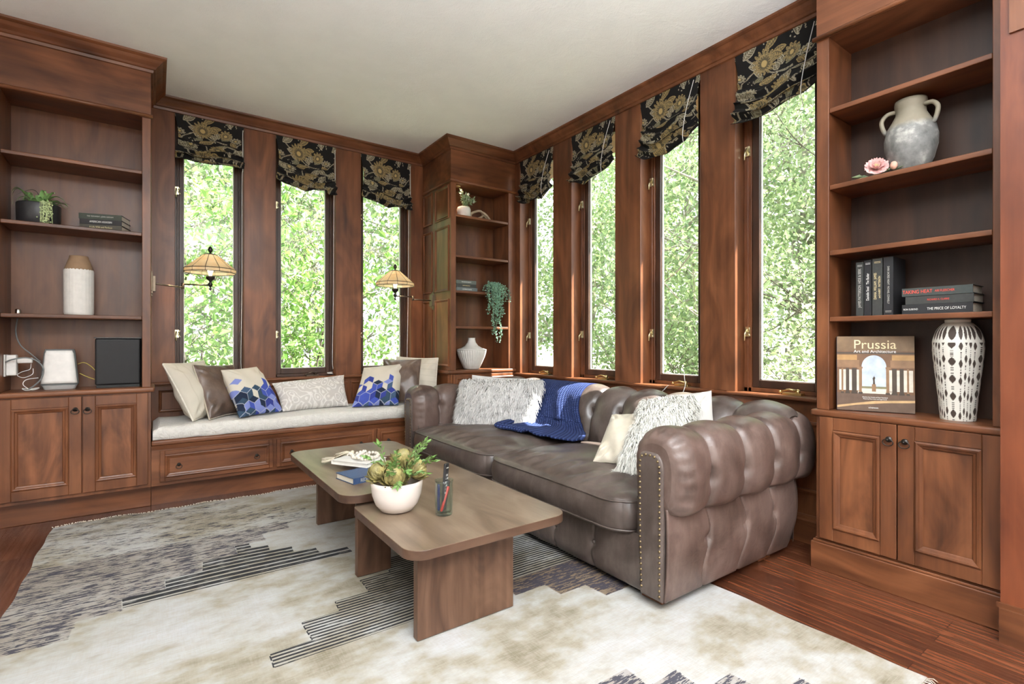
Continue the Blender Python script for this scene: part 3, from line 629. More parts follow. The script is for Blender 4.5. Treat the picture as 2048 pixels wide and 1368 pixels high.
def arm(sg, yi):
    """yi = inner face, sg = outward direction in y"""
    P2 = smooth_poly(ARM, 84); L = np.concatenate([np.linspace(0, .09, 22), np.linspace(.10, 1.12, 150), np.linspace(1.125, 1.17, 8)])
    pleats = [.235, .50, .765, 1.02]; D = tuft(P2, L, pleats, [(p, t) for p in pleats for t in (.80, .22)], .026, .014, .017)
    # gathered front end
    t = arc_param(P2); g = np.clip(1 - L / .085, 0, 1)[:, None]; D = D * (1 - g) + g * 0
    D += .052 * (1 - np.sqrt(np.clip(1 - g ** 2, 0, 1))) + .010 * g * (1 - g) * np.cos(t[None] * PI * 34)
    ge = np.clip((L - 1.10) / .07, 0, 1)[:, None]; D += .05 * (1 - np.sqrt(np.clip(1 - ge ** 2, 0, 1)))
    S = roll_surface(P2, L, D, lambda l, w_, z: (-1.292 + l, yi + sg * w_, z))
    a = grid_obj('arm', S, leather_arm, sofa, flip=sg > 0)
    # caps
    for i, nm in ((0, 'front'), (-1, 'back')):
        ring = S[i]; c = ring.mean(0); c[2] = .60; V = np.vstack([ring, c[None]]); n = len(ring); F = np.array([(k, k + 1, n) for k in range(n - 1)])
        o = raw_obj('arm_%s_cap' % nm, V, F, leather_arm, a)
    # outer side panel with long seams
    xs = np.linspace(-1.29, -.17, 190); zs = np.linspace(.05, .44, 50); P = []; seams = [-1.02, -.73, -.46]; yo = yi + sg * .172
    for z in zs:
        row = []; e = (z - .05) / .39
        for x in xs:
            xx = -1.29 + (x + 1.29) * (1 - .10 * (1 - e)); bulge = .030 * (1 - (2 * e - 1) ** 2) * (.35 + .65 * min(1, (xx + 1.29) / .5)); d = min(abs(s_ + .022 * math.sin(e * 7 + s_ * 3) - xx) for s_ in seams)
            kb = min(seams, key=lambda s_: abs(s_ - xx)); y = yo + sg * (bulge - .011 * math.exp(-(d / .008) ** 1.3) - .018 * math.exp(-((xx - kb) ** 2 + (z - .27) ** 2) / .0006) + .010 * e)
            if xx > -.27: y -= sg * .03 * ((xx + .27) / .1) ** 2
            row.append((xx, y, z))
        P.append(row)
    grid_obj('side_panel', P, leather_arm, a, solid=.012)
    MB().box(-1.262, -.24, min(yo - sg * .015, yi + sg * .005), max(yo - sg * .015, yi + sg * .005), .05, .45).build('arm_core', leather, a)
    # front panel with nail heads
    y0, y1 = yi + sg * .055, yi + sg * .168; zt = .668
    out = [(y0, .05), (y0 - sg * .010, .30), (y0 - sg * .012, zt - .05)] + [(y0 - sg * .012 + sg * .035 * (1 - math.cos(q)), zt - .05 + .05 * math.sin(q)) for q in np.linspace(.3, PI / 2, 5)] + [(y1 - sg * .04 + sg * .045 * math.sin(q), zt - .058 + .058 * math.cos(q)) for q in np.linspace(0, PI / 2, 6)] + [(y1 + sg * .005, .30), (y1 + sg * .004, .05)]
    mb = MB(); n = len(out); vs = [(-1.262, p[0], p[1]) for p in out] + [(-1.300, p[0], p[1]) for p in out]
    cy, cz = (y0 + y1) / 2, .36; vs += [(-1.306, cy + (p[0] - cy) * .86, cz + (p[1] - cz) * .975) for p in out]
    mb.add(vs, [(i, (i + 1) % n, n + (i + 1) % n, n + i) for i in range(n)] + [(n + i, n + (i + 1) % n, 2 * n + (i + 1) % n, 2 * n + i) for i in range(n)] + [tuple(range(2 * n, 3 * n))])
    fp = mb.build('front_panel', leather, a, bevel=.002, bseg=1)
    mb = MB(); R_ = Matrix.Rotation(-PI / 2, 4, 'Y'); inner = [(cy + (p[0] - cy) * .80, cz + (p[1] - cz) * .962) for p in out]; pts = []
    acc = 0; last = inner[0]; 
    for p, q in zip(inner[:-1], inner[1:]):
        d = math.dist(p, q); k = .0; 
        while acc + (d - k) >= .0235:
            k += .0235 - acc; acc = 0; pts.append((p[0] + (q[0] - p[0]) * k / d, p[1] + (q[1] - p[1]) * k / d))
        acc += d - k
    for (y, z) in pts: mb.lathe([(.0001, .0055), (.004, .0045), (.0065, .001), (.0065, 0)], (-1.306, y, z), 8, R_)
    mb.build('nailhead_trim', nail, fp)
    # piping round the roll front
    return a
arm(-1, -3.292); arm(1, -.998)
# back
BACK = [(-.50, .40), (-.485, .52), (-.462, .63), (-.42, .715), (-.355, .775), (-.275, .797), (-.20, .780), (-.155, .715), (-.145, .62), (-.165, .52), (-.20, .40), (-.23, .08)]
P2 = smooth_poly([(a, b_) for a, b_ in BACK], 96); L = np.linspace(-.83, -3.50, 420); pls = [-1.12 - .262 * i for i in range(9)]
D = tuft(P2, L, pls, [(p, t) for p in pls for t in (.20,)], .030, .020, .020)
en = np.clip(1 - np.minimum(L.max() - L, L - L.min()) / .07, 0, 1)[:, None]; D += .05 * (1 - np.sqrt(1 - en ** 2))
S = roll_surface(P2, L, D, lambda l, x, z: (x, l, z))
bk = grid_obj('backrest', S, leather, sofa, flip=True)
MB().box(-.42, -.235, -3.44, -.86, .06, .66).build('back_core', leather, bk)
# seat cushions
def cushion(y0, y1, seed):
    x0, x1 = -1.335, -.47; z0, z1 = .278, .428; nu, nv = 150, 120; rng = np.random.default_rng(seed); ph = rng.uniform(0, 6, 8)
    u = np.linspace(-1, 1, nu); v = np.linspace(-1, 1, nv); U, V = np.meshgrid(u, v)
    cx, cy = (x0 + x1) / 2, (y0 + y1) / 2; hx, hy = (x1 - x0) / 2, abs(y1 - y0) / 2
    def sq(a, b_):  # rounded square footprint
        k = .08; m_ = np.maximum(np.abs(a), np.abs(b_)); r = np.sqrt(a * a + b_ * b_) + 1e-9; return 1 - k * np.clip((np.minimum(np.abs(a), np.abs(b_)) - .72) / .28, 0, 1) ** 2 * m_
    X = cx + hx * U * sq(U, V); Y = cy + hy * V * sq(U, V); crown = .052 * (1 - U ** 4) * (1 - V ** 4)
    edge = np.maximum(np.abs(U), np.abs(V)); wr = .0075 * np.sin(V * 34 + ph[0] + 3 * np.sin(U * 3 + ph[1])) * np.exp(-((U + .70) / .22) ** 2) * (1 - edge ** 8) + .007 * np.sin(V * 13 + 5 * U + ph[2]) * np.exp(-((U + .4) / .5) ** 2) * (1 - edge ** 6) + .003 * np.sin(U * 17 + V * 5 + ph[3]) * np.exp(-((V * V - .6) / .3) ** 2)
    Zt = z1 + crown + wr - .010 * np.clip((edge - .965) / .035, 0, 1)
    top = np.stack([X, Y, Zt], -1)
    c = grid_obj('seat_cushion', top, leather, sofa, flip=False)
    # boxing band and underside
    rim = [(i, 0) for i in range(nu)] + [(nu - 1, j) for j in range(1, nv)] + [(i, nv - 1) for i in range(nu - 2, -1, -1)] + [(0, j) for j in range(nv - 2, 0, -1)]
    R3 = np.array([top[j, i] for i, j in rim]); cen = np.array([cx, cy, 0]); rows = []
    for t in np.linspace(0, 1, 9):
        q = R3.copy(); o = (q - cen); o[:, 2] = 0; o /= np.linalg.norm(o, axis=1)[:, None]; q += o * (.018 * math.sin(PI * t)); q[:, 2] = R3[:, 2] * (1 - t) + z0 * t + .002 * np.sin(np.arange(len(R3)) * .25) * math.sin(PI * t); rows.append(q)
    b_ = grid_obj('boxing_band', np.array(rows), leather, c, wu=True)
    for zoff, nm in ((0, 'top'), (1, 'bottom')):
        q = R3.copy(); o = q - cen; o[:, 2] = 0; o /= np.linalg.norm(o, axis=1)[:, None]; q += o * .003
        if zoff: q[:, 2] = z0 + .012; q += o * .008
        MB().tube([tuple(p) for p in q[::2]], .0048, 6, closed=True).build('piping', leather, c)
    return c
cushion(-1.008, -2.142, 3); cushion(-2.150, -3.284, 4)
for (x, y) in ((-1.2, -.92), (-1.2, -3.37), (-.42, -.92), (-.42, -3.37)):
    MB().box(x - .055, x + .055, y - .055, y + .055, .0125 if x < -1 else .001, .056).build('foot', cherry_v, sofa, bevel=.003, bseg=1)

# ------------------------------------------------------------------ coffee table
walnut_t = wood('walnut_top', (.085, .055, .034), (.155, .108, .072), (.235, .175, .122), axis='y', rough=.30, seed=1.2, coat=.0, figure=1.5)
walnut_v = wood('walnut_leg', (.040, .0195, .0115), (.088, .0450, .0270), (.15, .082, .050), axis='z', rough=.42, seed=6.1, coat=0, figure=1.8, scale=1.2)
walnut_e = wood('walnut_edge', (.040, .020, .012), (.080, .042, .026), (.13, .073, .046), axis='x', rough=.4, seed=2.6, coat=0)
def rounded(poly, r, n=7):
    out = []; m = len(poly)
    for i in range(m):
        p = Vector(poly[i]); a = (Vector(poly[i - 1]) - p).normalized(); b = (Vector(poly[(i + 1) % m]) - p).normalized(); rr = r[i] if hasattr(r, '__len__') else r
        if rr <= 0: out.append((p.x, p.y)); continue
        c = p + (a + b) * rr
        for k in range(n + 1):
            t = k / n * PI / 2; q = c - b * rr * math.cos(t) - a * rr * math.sin(t); out.append((q.x, q.y))
    return out
ct = thing('coffee_table', (-1.95, -2.3, 0), 'walnut coffee table with two offset stepped tops on wide panel legs, standing on the rug', 'table')
def slab(poly, r, z0, z1):
    P_ = rounded(poly, r); s_ = MB().prism(P_, z0, z1).build('tabletop', walnut_t, ct, bevel=.003, bseg=2); s_.data.materials.append(walnut_e)
    for p in s_.data.polygons:
        if abs(p.normal.z) < .7: p.material_index = 1
slab([(-2.285, -3.15), (-1.53, -3.15), (-1.53, -1.88), (-2.03, -1.88), (-2.03, -2.47), (-2.285, -2.47)], [.08, .08, .10, .05, .0, .08], .349, .386)
slab([(-2.335, -2.54), (-2.065, -2.54), (-2.065, -1.85), (-1.645, -1.85), (-1.645, -1.39), (-2.335, -1.39)], [.09, .06, 0, .06, .09, .09], .402, .440)
for (x0, x1, y, zt) in ((-2.217, -1.775, -3.062, .349), (-1.99, -1.62, -2.02, .349), (-2.232, -2.064, -2.42, .402), (-2.207, -1.77, -1.60, .402)):
    MB().box(x0, x1, y, y + .036, .0125, zt).build('leg', walnut_v, ct, bevel=.0015, bseg=1)
# ------------------------------------------------------------------ textiles
def fabric(name, color, ns=60, var=.1, bmp=.25, bs=220, rough=.9, stripes=None):
    m, nt, b = mat(name); v = coords(nt); f = noise(nt, v, ns, 4); c1 = tuple(x * (1 - var) for x in color); c2 = tuple(min(1, x * (1 + var)) for x in color)
    lk(nt, ramp(nt, f, [(.3, c1), (.7, c2)]), b.inputs['Base Color']); b.inputs['Roughness'].default_value = rough; b.inputs['Specular IOR Level'].default_value = .2; b.inputs['Sheen Weight'].default_value = .15
    bump(nt, b, noise(nt, v, bs, 3, .7), bmp, .002); return m
def attr_mat(name, rough=.85, bs=260, bmp=.25, spec=.25, dist=.0015):
    m, nt, b = mat(name); at = nd(nt, 'ShaderNodeAttribute', attribute_name='Col'); lk(nt, at.outputs['Color'], b.inputs['Base Color'])
    b.inputs['Roughness'].default_value = rough; b.inputs['Specular IOR Level'].default_value = spec
    if bmp: bump(nt, b, noise(nt, coords(nt), bs, 3, .7), bmp, dist)
    return m
cream_linen = attr_mat('cream_linen'); quilt = fabric('white_quilting', (.62, .60, .56), 30, .06, .0)
nt = quilt.node_tree; vv = nd(nt, 'ShaderNodeTexVoronoi', feature='SMOOTH_F1', inp={'Scale': 26.0}); v = coords(nt); nz = nd(nt, 'ShaderNodeTexNoise', inp={'Scale': 9.0}); lk(nt, v, nz.inputs['Vector'])
vm = nd(nt, 'ShaderNodeVectorMath', operation='MULTIPLY_ADD'); lk(nt, nz.outputs['Color'], vm.inputs[0]); vm.inputs[1].default_value = (.12, .12, .12); lk(nt, v, vm.inputs[2]); lk(nt, vm.outputs[0], vv.inputs['Vector'])
bump(nt, nt.nodes['Principled BSDF'], math_(nt, 'SINE', math_(nt, 'MULTIPLY', vv.outputs['Distance'], 28.0)), .35, .004)

def pillow(name, loc_label, TL, TR, BL, BR, thick, m, nu=70, nv=70, colf=None, wr=.004, seed=1, cat='cushion', group=None, pipe=None, back=None, pinch=.075, wpow=.5, rnd=.10):
    """cushion stretched between four corner points; u to the right, v up, front face towards the viewer"""
    TL, TR, BL, BR = (np.array(q, float) for q in (TL, TR, BL, BR)); rng = np.random.default_rng(seed); ph = rng.uniform(0, 6.28, 10)
    base = (BL + BR) / 2; base = np.array([*((TL + TR + BL + BR) / 4)[:2], min(BL[2], BR[2])]); root = thing(name, tuple(base), loc_label, cat, group)
    u = np.linspace(-1, 1, nu); v = np.linspace(-1, 1, nv); U, V = np.meshgrid(u, v)
    Uw = U * (1 - pinch * (1 - V ** 2) * np.abs(U)); Vw = V * (1 - pinch * (1 - U ** 2) * np.abs(V))
    Uw, Vw = Uw * np.sqrt(1 - rnd * V ** 2 / 2), Vw * np.sqrt(1 - rnd * U ** 2 / 2)
    s = (Uw + 1) / 2; t = (Vw + 1) / 2; B = ((1 - s) * (1 - t))[..., None] * BL + (s * (1 - t))[..., None] * BR + ((1 - s) * t)[..., None] * TL + (s * t)[..., None] * TR
    n = np.cross((TR + BR - TL - BL), (TL + TR - BL - BR)); n /= np.linalg.norm(n)
    thick = thick * 1.18; prof = np.clip((1 - U ** 2) * (1 - V ** 2), 0, 1) ** wpow * (1 + .12 * np.sin(U * 2.2 + ph[0]) + .1 * np.cos(V * 2.5 + ph[1]))
    ed = np.clip((1 - U ** 2) * (1 - V ** 2) * 6, 0, 1)
    W = wr * ed * (np.sin(U * 7 + 4 * V + ph[2]) + .7 * np.sin(9 * V - 5 * U + ph[3]) + .5 * np.sin(15 * U * V + ph[4]))
    W += wr * 2.2 * np.exp(-((np.abs(U) - .78) ** 2 + (np.abs(V) - .78) ** 2) / .06) * np.sin((U * np.sign(V) - V * np.sign(U)) * 16 + ph[5]) * ed
    F = B + n * (thick * .5 * prof + W)[..., None]; K = B - n * (thick * .5 * prof - W)[..., None]
    cf = None if colf is None else colf(U, V); 
    grid_obj('cover_front', F, m, root, col=cf)
    grid_obj('cover_back', K, back or m, root, col=None if colf is None else (cf if back is None else None), flip=True)
    if pipe:
        e = [B[0, i] for i in range(nu)] + [B[j, -1] for j in range(1, nv)] + [B[-1, i] for i in range(nu - 2, -1, -1)] + [B[j, 0] for j in range(nv - 2, 0, -1)]
        MB().tube([tuple(q) for q in e[::2]], pipe[0], 6, closed=True).build('piping', pipe[1], root)
    return root
BZ = .562
# bench cushion
def bench_cushion():
    root = thing('bench_cushion', (-1.9, -.3, .466), 'long white quilted cushion lying on the window seat', 'seat cushion')
    x0, x1, y0, y1, z0, z1 = -3.035, -.756, -.618, -.02, .4665, .556; nx = 260
    prof = [(y1, z0), (y1, z1 - .02), (y1 - .02, z1)] + [(y1 - .02 + (y0 + .02 - y1 + .02) * k / 18, z1 + .004 * math.sin(PI * k / 18)) for k in range(1, 18)] + [(y0 + .02, z1), (y0 + .008, z1 - .008), (y0 - .002, z1 - .025), (y0 - .004, (z0 + z1) / 2), (y0, z0 + .012), (y0 + .01, z0)]
    prof = np.array(prof); P = []
    for i, x in enumerate(np.linspace(x0, x1, nx)):
        q = prof.copy(); e = min(i, nx - 1 - i) / 4; k = .7 + .3 * min(1, e); q[:, 1] = z0 + (q[:, 1] - z0) * k + .0035 * math.sin(x * 9) * (q[:, 1] > z1 - .01) + .002 * math.sin(x * 31)
        q[:, 0] += .003 * math.sin(x * 13 + 1) * (q[:, 0] < -.5); P.append([(x, a, b_) for a, b_ in q])
    grid_obj('quilted_cover', P, quilt, root, flip=True)
    return root
bench_cushion()
def striped(base, seam, n=6, vert=True):
    def f(U, V):
        c = np.ones(U.shape + (3,)) * np.array(base); A = U if vert else V; d = np.abs((A * n / 2) % 1 - .5); k = (d < .045); c[k] = np.array(seam); return c
    return f
CRM = (.54, .50, .42)
pipe_m = fabric('cream_piping', (.66, .62, .54))
brown_leather = leather_mat('brown_cushion_leather', (.05, .032, .024), (.105, .068, .050), (.17, .115, .085), .34, .5)
TAN = fabric('tan_fabric', (.45, .40, .32))
pillow('throw_pillow', 'large cream seamed cushion at the left end of the window seat, leaning on the bookcase', (-2.985, -.44, .985), (-2.70, -.04, .99), (-2.80, -.53, BZ), (-2.56, -.12, BZ), .17, cream_linen, colf=striped(CRM, (.48, .44, .36), 7), seed=2, pipe=(.006, pipe_m))
pillow('throw_pillow', 'brown leather cushion second from the left on the window seat', (-2.80, -.36, .975), (-2.49, -.05, .95), (-2.70, -.52, BZ), (-2.40, -.20, BZ), .15, brown_leather, seed=3, pipe=(.005, TAN), back=TAN)
def hexcol(seed, lean):
    rng = np.random.default_rng(seed)
    pal_d = np.array([(.012, .02, .045), (.03, .06, .10), (.05, .09, .16), (.10, .16, .24)]); pal_b = np.array([(.03, .045, .24), (.05, .08, .36), (.18, .22, .50), (.28, .33, .58)]); cream = np.array(CRM) * 1.05
    cache = {}
    def f(U, V):
        W = 2 * 2.35; x = (U + 1) / 2 * W; y = (V + 1) / 2 * W; s = 1.0; out = np.ones(U.shape + (3,)) * cream
        # rhombille: find the nearest hexagon centre, then the 120 degree sector
        q = (math.sqrt(3) / 3 * x - y / 3) / (s * .62); r = (2 / 3 * y) / (s * .62); cx_, cz_ = q, r; cy_ = -cx_ - cz_
        rx, ry, rz = np.round(cx_), np.round(cy_), np.round(cz_); dx, dy, dz = abs(rx - cx_), abs(ry - cy_), abs(rz - cz_)
        m1 = (dx > dy) & (dx > dz); m2 = ~m1 & (dy > dz); rx = np.where(m1, -ry - rz, rx); rz = np.where(~m1 & ~m2, -rx - ry, rz)
        hx = s * .62 * math.sqrt(3) * (rx + rz / 2); hy = s * .62 * 1.5 * rz; an = np.degrees(np.arctan2(y - hy, x - hx)) % 360; sec = (((an - 30) % 360) // 120).astype(int)
        a3 = np.abs(((an - 30) % 120)); rad = np.hypot(x - hx, y - hy); edge = (np.minimum(a3, 120 - a3) * PI / 180 * rad) < .022
        for idx in np.ndindex(U.shape):
            k = (int(rx[idx]), int(rz[idx]), int(sec[idx]))
            if k not in cache:
                hh = hy[idx] / W; p = np.clip(1.35 - hh * 1.75 + .15 * lean * (hx[idx] / W - .5), 0, 1)
                if rng.random() > p: cache[k] = cream
                else:
                    blue = rng.random() < (.35 + .6 * ((hx[idx] / W) if lean > 0 else 1 - hx[idx] / W)); pal = pal_b if blue else pal_d
                    j = min(3, max(0, int(rng.integers(0, 3) + (1.4 * hh)))); cache[k] = pal[j] if sec[idx] != 1 else pal[max(0, j - 1)]
            out[idx] = cache[k]
        dk = edge & (out.sum(-1) < 1.0); out[dk] = (.40, .42, .48); return out
    return f
hexm = attr_mat('printed_cube_fabric')
pillow('throw_pillow', 'cream cushion with dark and blue cube print, left of the paisley lumbar cushion', (-2.615, -.36, .925), (-2.33, -.15, .935), (-2.51, -.56, BZ), (-2.16, -.36, BZ), .15, hexm, 150, 150, hexcol(4, 1), seed=5)
paisley = attr_mat('paisley_weave', bs=300)
def paisley_col(U, V):
    x = U * 2.1; y = V * 1.0; c = np.ones(U.shape + (3,)) * np.array((.50, .475, .45)); w = .6 * np.sin(5 * x + 2 * np.sin(4 * y)) + .6 * np.cos(6 * y + 1.5 * np.sin(5 * x)); w2 = np.sin(26 * np.hypot(x - .7 * np.round(x / .7), y - .5 * np.round(y / .5)) + 5 * w)
    c[w2 > .55] = (.68, .66, .63); return c
pillow('lumbar_pillow', 'wide silver-beige paisley lumbar cushion in the middle of the window seat', (-2.235, -.22, .792), (-1.585, -.10, .835), (-2.18, -.36, BZ), (-1.60, -.29, BZ), .14, paisley, 150, 90, paisley_col, seed=6)
pillow('throw_pillow', 'cream seamed cushion at the right end of the window seat, behind the brown leather one', (-1.07, -.06, .995), (-.78, -.42, .985), (-1.12, -.20, BZ), (-.84, -.50, BZ), .14, cream_linen, colf=striped(CRM, (.48, .44, .36), 7, False), seed=7, pipe=(.005, pipe_m))
pillow('throw_pillow', 'brown leather cushion second from the right on the window seat', (-1.22, -.10, .975), (-.935, -.38, .98), (-1.30, -.28, BZ), (-1.03, -.52, BZ), .14, brown_leather, seed=8, pipe=(.004, TAN), back=TAN)
pillow('throw_pillow', 'cream cushion with bright blue cube print, right of the paisley lumbar cushion', (-1.435, -.17, .90), (-1.07, -.30, .935), (-1.63, -.42, BZ), (-1.23, -.52, BZ), .15, hexm, 150, 150, hexcol(9, -1), seed=9)
# sofa cushions
white_velvet = fabric('white_velvet', (.58, .57, .56), 20, .05, .15); satin = fabric('champagne_satin', (.52, .47, .38), 14, .12, .12, 160, .42); greige = fabric('greige_linen', (.52, .50, .47), 30, .06)
fur_m = attr_mat('long_pile', .8, 300, 0); fur_base = fabric('pile_backing', (.48, .46, .42), 90, .2)
def fur(root, TL, TR, BL, BR, thick, n, L, col, seed, droop=1.0, front_only=False):
    TL, TR, BL, BR = (np.array(q, float) for q in (TL, TR, BL, BR)); rng = np.random.default_rng(seed)
    u, v = rng.uniform(-1, 1, n), rng.uniform(-1, 1, n); side = np.where(rng.random(n) < (.92 if front_only else .55), 1, -1); e = rng.random(n) < .22; u = np.where(e & (rng.random(n) < .5), np.sign(u) * .985, u); v = np.where(e & (np.abs(u) < .98), np.sign(v) * .985, v)
    s, t = (u + 1) / 2, (v + 1) / 2; B = ((1 - s) * (1 - t))[:, None] * BL + (s * (1 - t))[:, None] * BR + ((1 - s) * t)[:, None] * TL + (s * t)[:, None] * TR
    nn = np.cross((TR + BR - TL - BL), (TL + TR - BL - BR)); nn /= np.linalg.norm(nn); ux = (TR + BR - TL - BL); ux /= np.linalg.norm(ux); vx = (TL + TR - BL - BR); vx /= np.linalg.norm(vx)
    prof = np.clip((1 - u ** 2) * (1 - v ** 2), 0, 1) ** .5; P0 = B + nn * (side * thick * .5 * prof)[:, None]
    cl = np.floor(u * 9 + .7 * np.sin(v * 9)) * 7.3 + np.floor(v * 8) * 3.1; ca = np.sin(cl * 12.9898) * 43758.5453; ca = ca - np.floor(ca)
    d = nn * (side * (.55 + .3 * prof))[:, None] + ux * (u * .45 * (1 - prof) + (ca - .5) * .9)[:, None] + vx * (v * .45 * (1 - prof))[:, None] + rng.normal(size=(n, 3)) * .16
    d /= np.linalg.norm(d, axis=1)[:, None]; g = np.array([0, 0, -1.0]); Ls = (L * rng.uniform(.6, 1.15, n))[:, None]
    P1 = P0 + d * Ls * .45; P2 = P1 + (d * .6 + g * .75 * droop) * Ls * .4; P3 = P2 + (d * .15 + g * .9 * droop + rng.normal(size=(n, 3)) * .25) * Ls * .35
    w = np.cross(d, rng.normal(size=(n, 3))); w /= np.linalg.norm(w, axis=1)[:, None]; w *= .0022
    zmin = min(BL[2], BR[2]) - .004
    V_ = np.stack([P0 - w, P0 + w, P1 + w, P1 - w, P2 + w * .8, P2 - w * .8, P3 + w * .2, P3 - w * .2], 1); V_[..., 2] = np.maximum(V_[..., 2], zmin); k = np.arange(n)[:, None] * 8
    F = np.concatenate([k + np.array([0, 1, 2, 3]), k + np.array([3, 2, 4, 5]), k + np.array([5, 4, 6, 7])], 0)
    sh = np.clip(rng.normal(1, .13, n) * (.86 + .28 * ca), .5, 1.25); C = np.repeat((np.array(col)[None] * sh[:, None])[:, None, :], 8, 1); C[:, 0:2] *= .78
    o = raw_obj('fur_pile', V_.reshape(-1, 3), F, fur_m, root, C.reshape(-1, 3), smooth=True); o['kind'] = 'stuff'
q = ((-.83, -1.04, .80), (-.43, -1.60, .815), (-1.00, -1.20, .462), (-.60, -1.70, .462))
q = ((-.86, -1.06, .79), (-.46, -1.62, .80), (-.98, -1.18, .475), (-.62, -1.64, .475))
pillow('throw_pillow', 'plain pale grey-white cushion behind the long-pile cushion at the far end of the sofa', (-.74, -.97, .85), (-.34, -1.36, .82), (-.86, -1.05, .50), (-.50, -1.42, .50), .10, white_velvet, seed=10)
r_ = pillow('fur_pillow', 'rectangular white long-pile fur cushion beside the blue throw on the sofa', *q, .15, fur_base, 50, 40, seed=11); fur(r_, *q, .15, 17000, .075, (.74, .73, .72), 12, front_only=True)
q = ((-.84, -2.74, .715), (-.66, -2.98, .73), (-1.08, -2.82, .478), (-.92, -3.08, .478))
pillow('throw_pillow', 'champagne satin cushion leaning on the long-pile cushion near the right sofa arm', *q, .15, satin, seed=13, wr=.006)
q = ((-.80, -2.96, .785), (-.58, -3.10, .80), (-1.06, -3.02, .478), (-.86, -3.24, .478))
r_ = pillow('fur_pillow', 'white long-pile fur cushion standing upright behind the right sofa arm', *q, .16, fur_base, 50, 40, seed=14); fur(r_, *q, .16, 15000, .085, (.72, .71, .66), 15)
pillow('throw_pillow', 'pale greige cushion with a pointed corner standing above the right sofa arm', (-.50, -2.86, .82), (-.42, -3.12, .865), (-.64, -2.98, .50), (-.56, -3.25, .50), .14, greige, seed=16)

# blue throw
def throw():
    m, nt, b = mat('blue_cable_knit'); uv = nd(nt, 'ShaderNodeAttribute', attribute_name='Col'); sp = nd(nt, 'ShaderNodeSeparateColor'); lk(nt, uv.outputs['Color'], sp.inputs[0])
    cu = math_(nt, 'MULTIPLY', sp.outputs[0], 1.0); cv = sp.outputs[1]
    col_ = math_(nt, 'MULTIPLY', cu, 26.0); ph = math_(nt, 'MULTIPLY', cv, 62.0)
    a = math_(nt, 'ABSOLUTE', math_(nt, 'SINE', math_(nt, 'MULTIPLY', col_, PI))); z = math_(nt, 'ABSOLUTE', math_(nt, 'SINE', math_(nt, 'MULTIPLY_ADD', math_(nt, 'ABSOLUTE', math_(nt, 'SUBTRACT', math_(nt, 'FRACT', col_), .5)), 3.0, math_(nt, 'MULTIPLY', ph, PI))))
    h = math_(nt, 'MULTIPLY', a, z); lk(nt, ramp(nt, h, [(.05, (.014, .022, .075)), (.5, (.038, .058, .165)), (1, (.065, .095, .24))]), b.inputs['Base Color'])
    b.inputs['Roughness'].default_value = .95; b.inputs['Specular IOR Level'].default_value = .12; bump(nt, b, h, .8, .008)
    root = thing('knit_throw', (-.6, -1.85, .46), 'royal blue cable-knit throw draped over the sofa back and down onto the seat', 'throw blanket')
    # path from behind the crest, over the back, down onto the seat; left and right edges
    Lp = [(-.155, -1.42, .66), (-.165, -1.42, .74), (-.21, -1.42, .793), (-.28, -1.42, .812), (-.355, -1.43, .80), (-.43, -1.45, .742), (-.485, -1.48, .655), (-.53, -1.52, .57), (-.60, -1.57, .50), (-.70, -1.62, .492), (-.80, -1.64, .497), (-.88, -1.60, .492)]
    Rp = [(-.155, -2.03, .66), (-.165, -2.03, .74), (-.21, -2.03, .793), (-.28, -2.03, .812), (-.355, -2.03, .80), (-.43, -2.04, .742), (-.482, -2.07, .655), (-.505, -2.12, .57), (-.53, -2.18, .50), (-.58, -2.25, .487), (-.66, -2.33, .487), (-.745, -2.40, .482)]
    nv, nu = 130, 150; A = smooth_poly(Lp, nv); B = smooth_poly(Rp, nv); P = np.zeros((nv, nu, 3)); C = np.zeros((nv, nu, 3)); rng = np.random.default_rng(3)
    for i in range(nv):
        t = i / (nv - 1)
        for j in range(nu):
            s = j / (nu - 1); p = A[i] * (1 - s) + B[i] * s
            k = min(1, max(0, (t - .35) / .3)); amp = .006 + .020 * k
            f = amp * (math.sin(s * 11 + 2.2 * t) * .6 + .45 * math.sin(s * 23 - 3 * t + 1))
            if t > .66: p[2] += max(0, f) * .9 + .002
            else: p[0] -= f * .8 + .006 * k; p[2] += .3 * abs(f)
            if t > .7: p[0] -= .05 * math.sin(s * PI) * (t - .7) / .3
            P[i, j] = p; C[i, j] = (s, t * 1.35, 0)
    b0 = grid_obj('blanket', P, m, root, col=C, solid=.012)
    # folded-under corner roll at the left of the seat
    pts = smooth_poly([(-.62, -1.50, .505), (-.72, -1.56, .512), (-.82, -1.61, .512), (-.90, -1.66, .507), (-.86, -1.78, .50), (-.84, -1.92, .498)], 40)
    Q = []; CC = []
    for i, p in enumerate(pts):
        rr = .030 * (1 - .35 * abs(i / 20 - 1)); d = pts[min(i + 1, 39)] - pts[max(i - 1, 0)]; d /= np.linalg.norm(d); n_ = np.cross(d, (0, 0, 1)); n_ /= np.linalg.norm(n_)
        Q.append([p + n_ * math.cos(a) * rr * 1.5 + np.array((0, 0, 1)) * (math.sin(a) * rr * .75) for a in np.linspace(0, 2 * PI, 25)[:-1]]); CC.append([(k / 24 * .3, i / 40 * .45, 0) for k in range(24)])
    grid_obj('rolled_fold', np.array(Q), m, root, wu=True, col=np.array(CC))
throw()
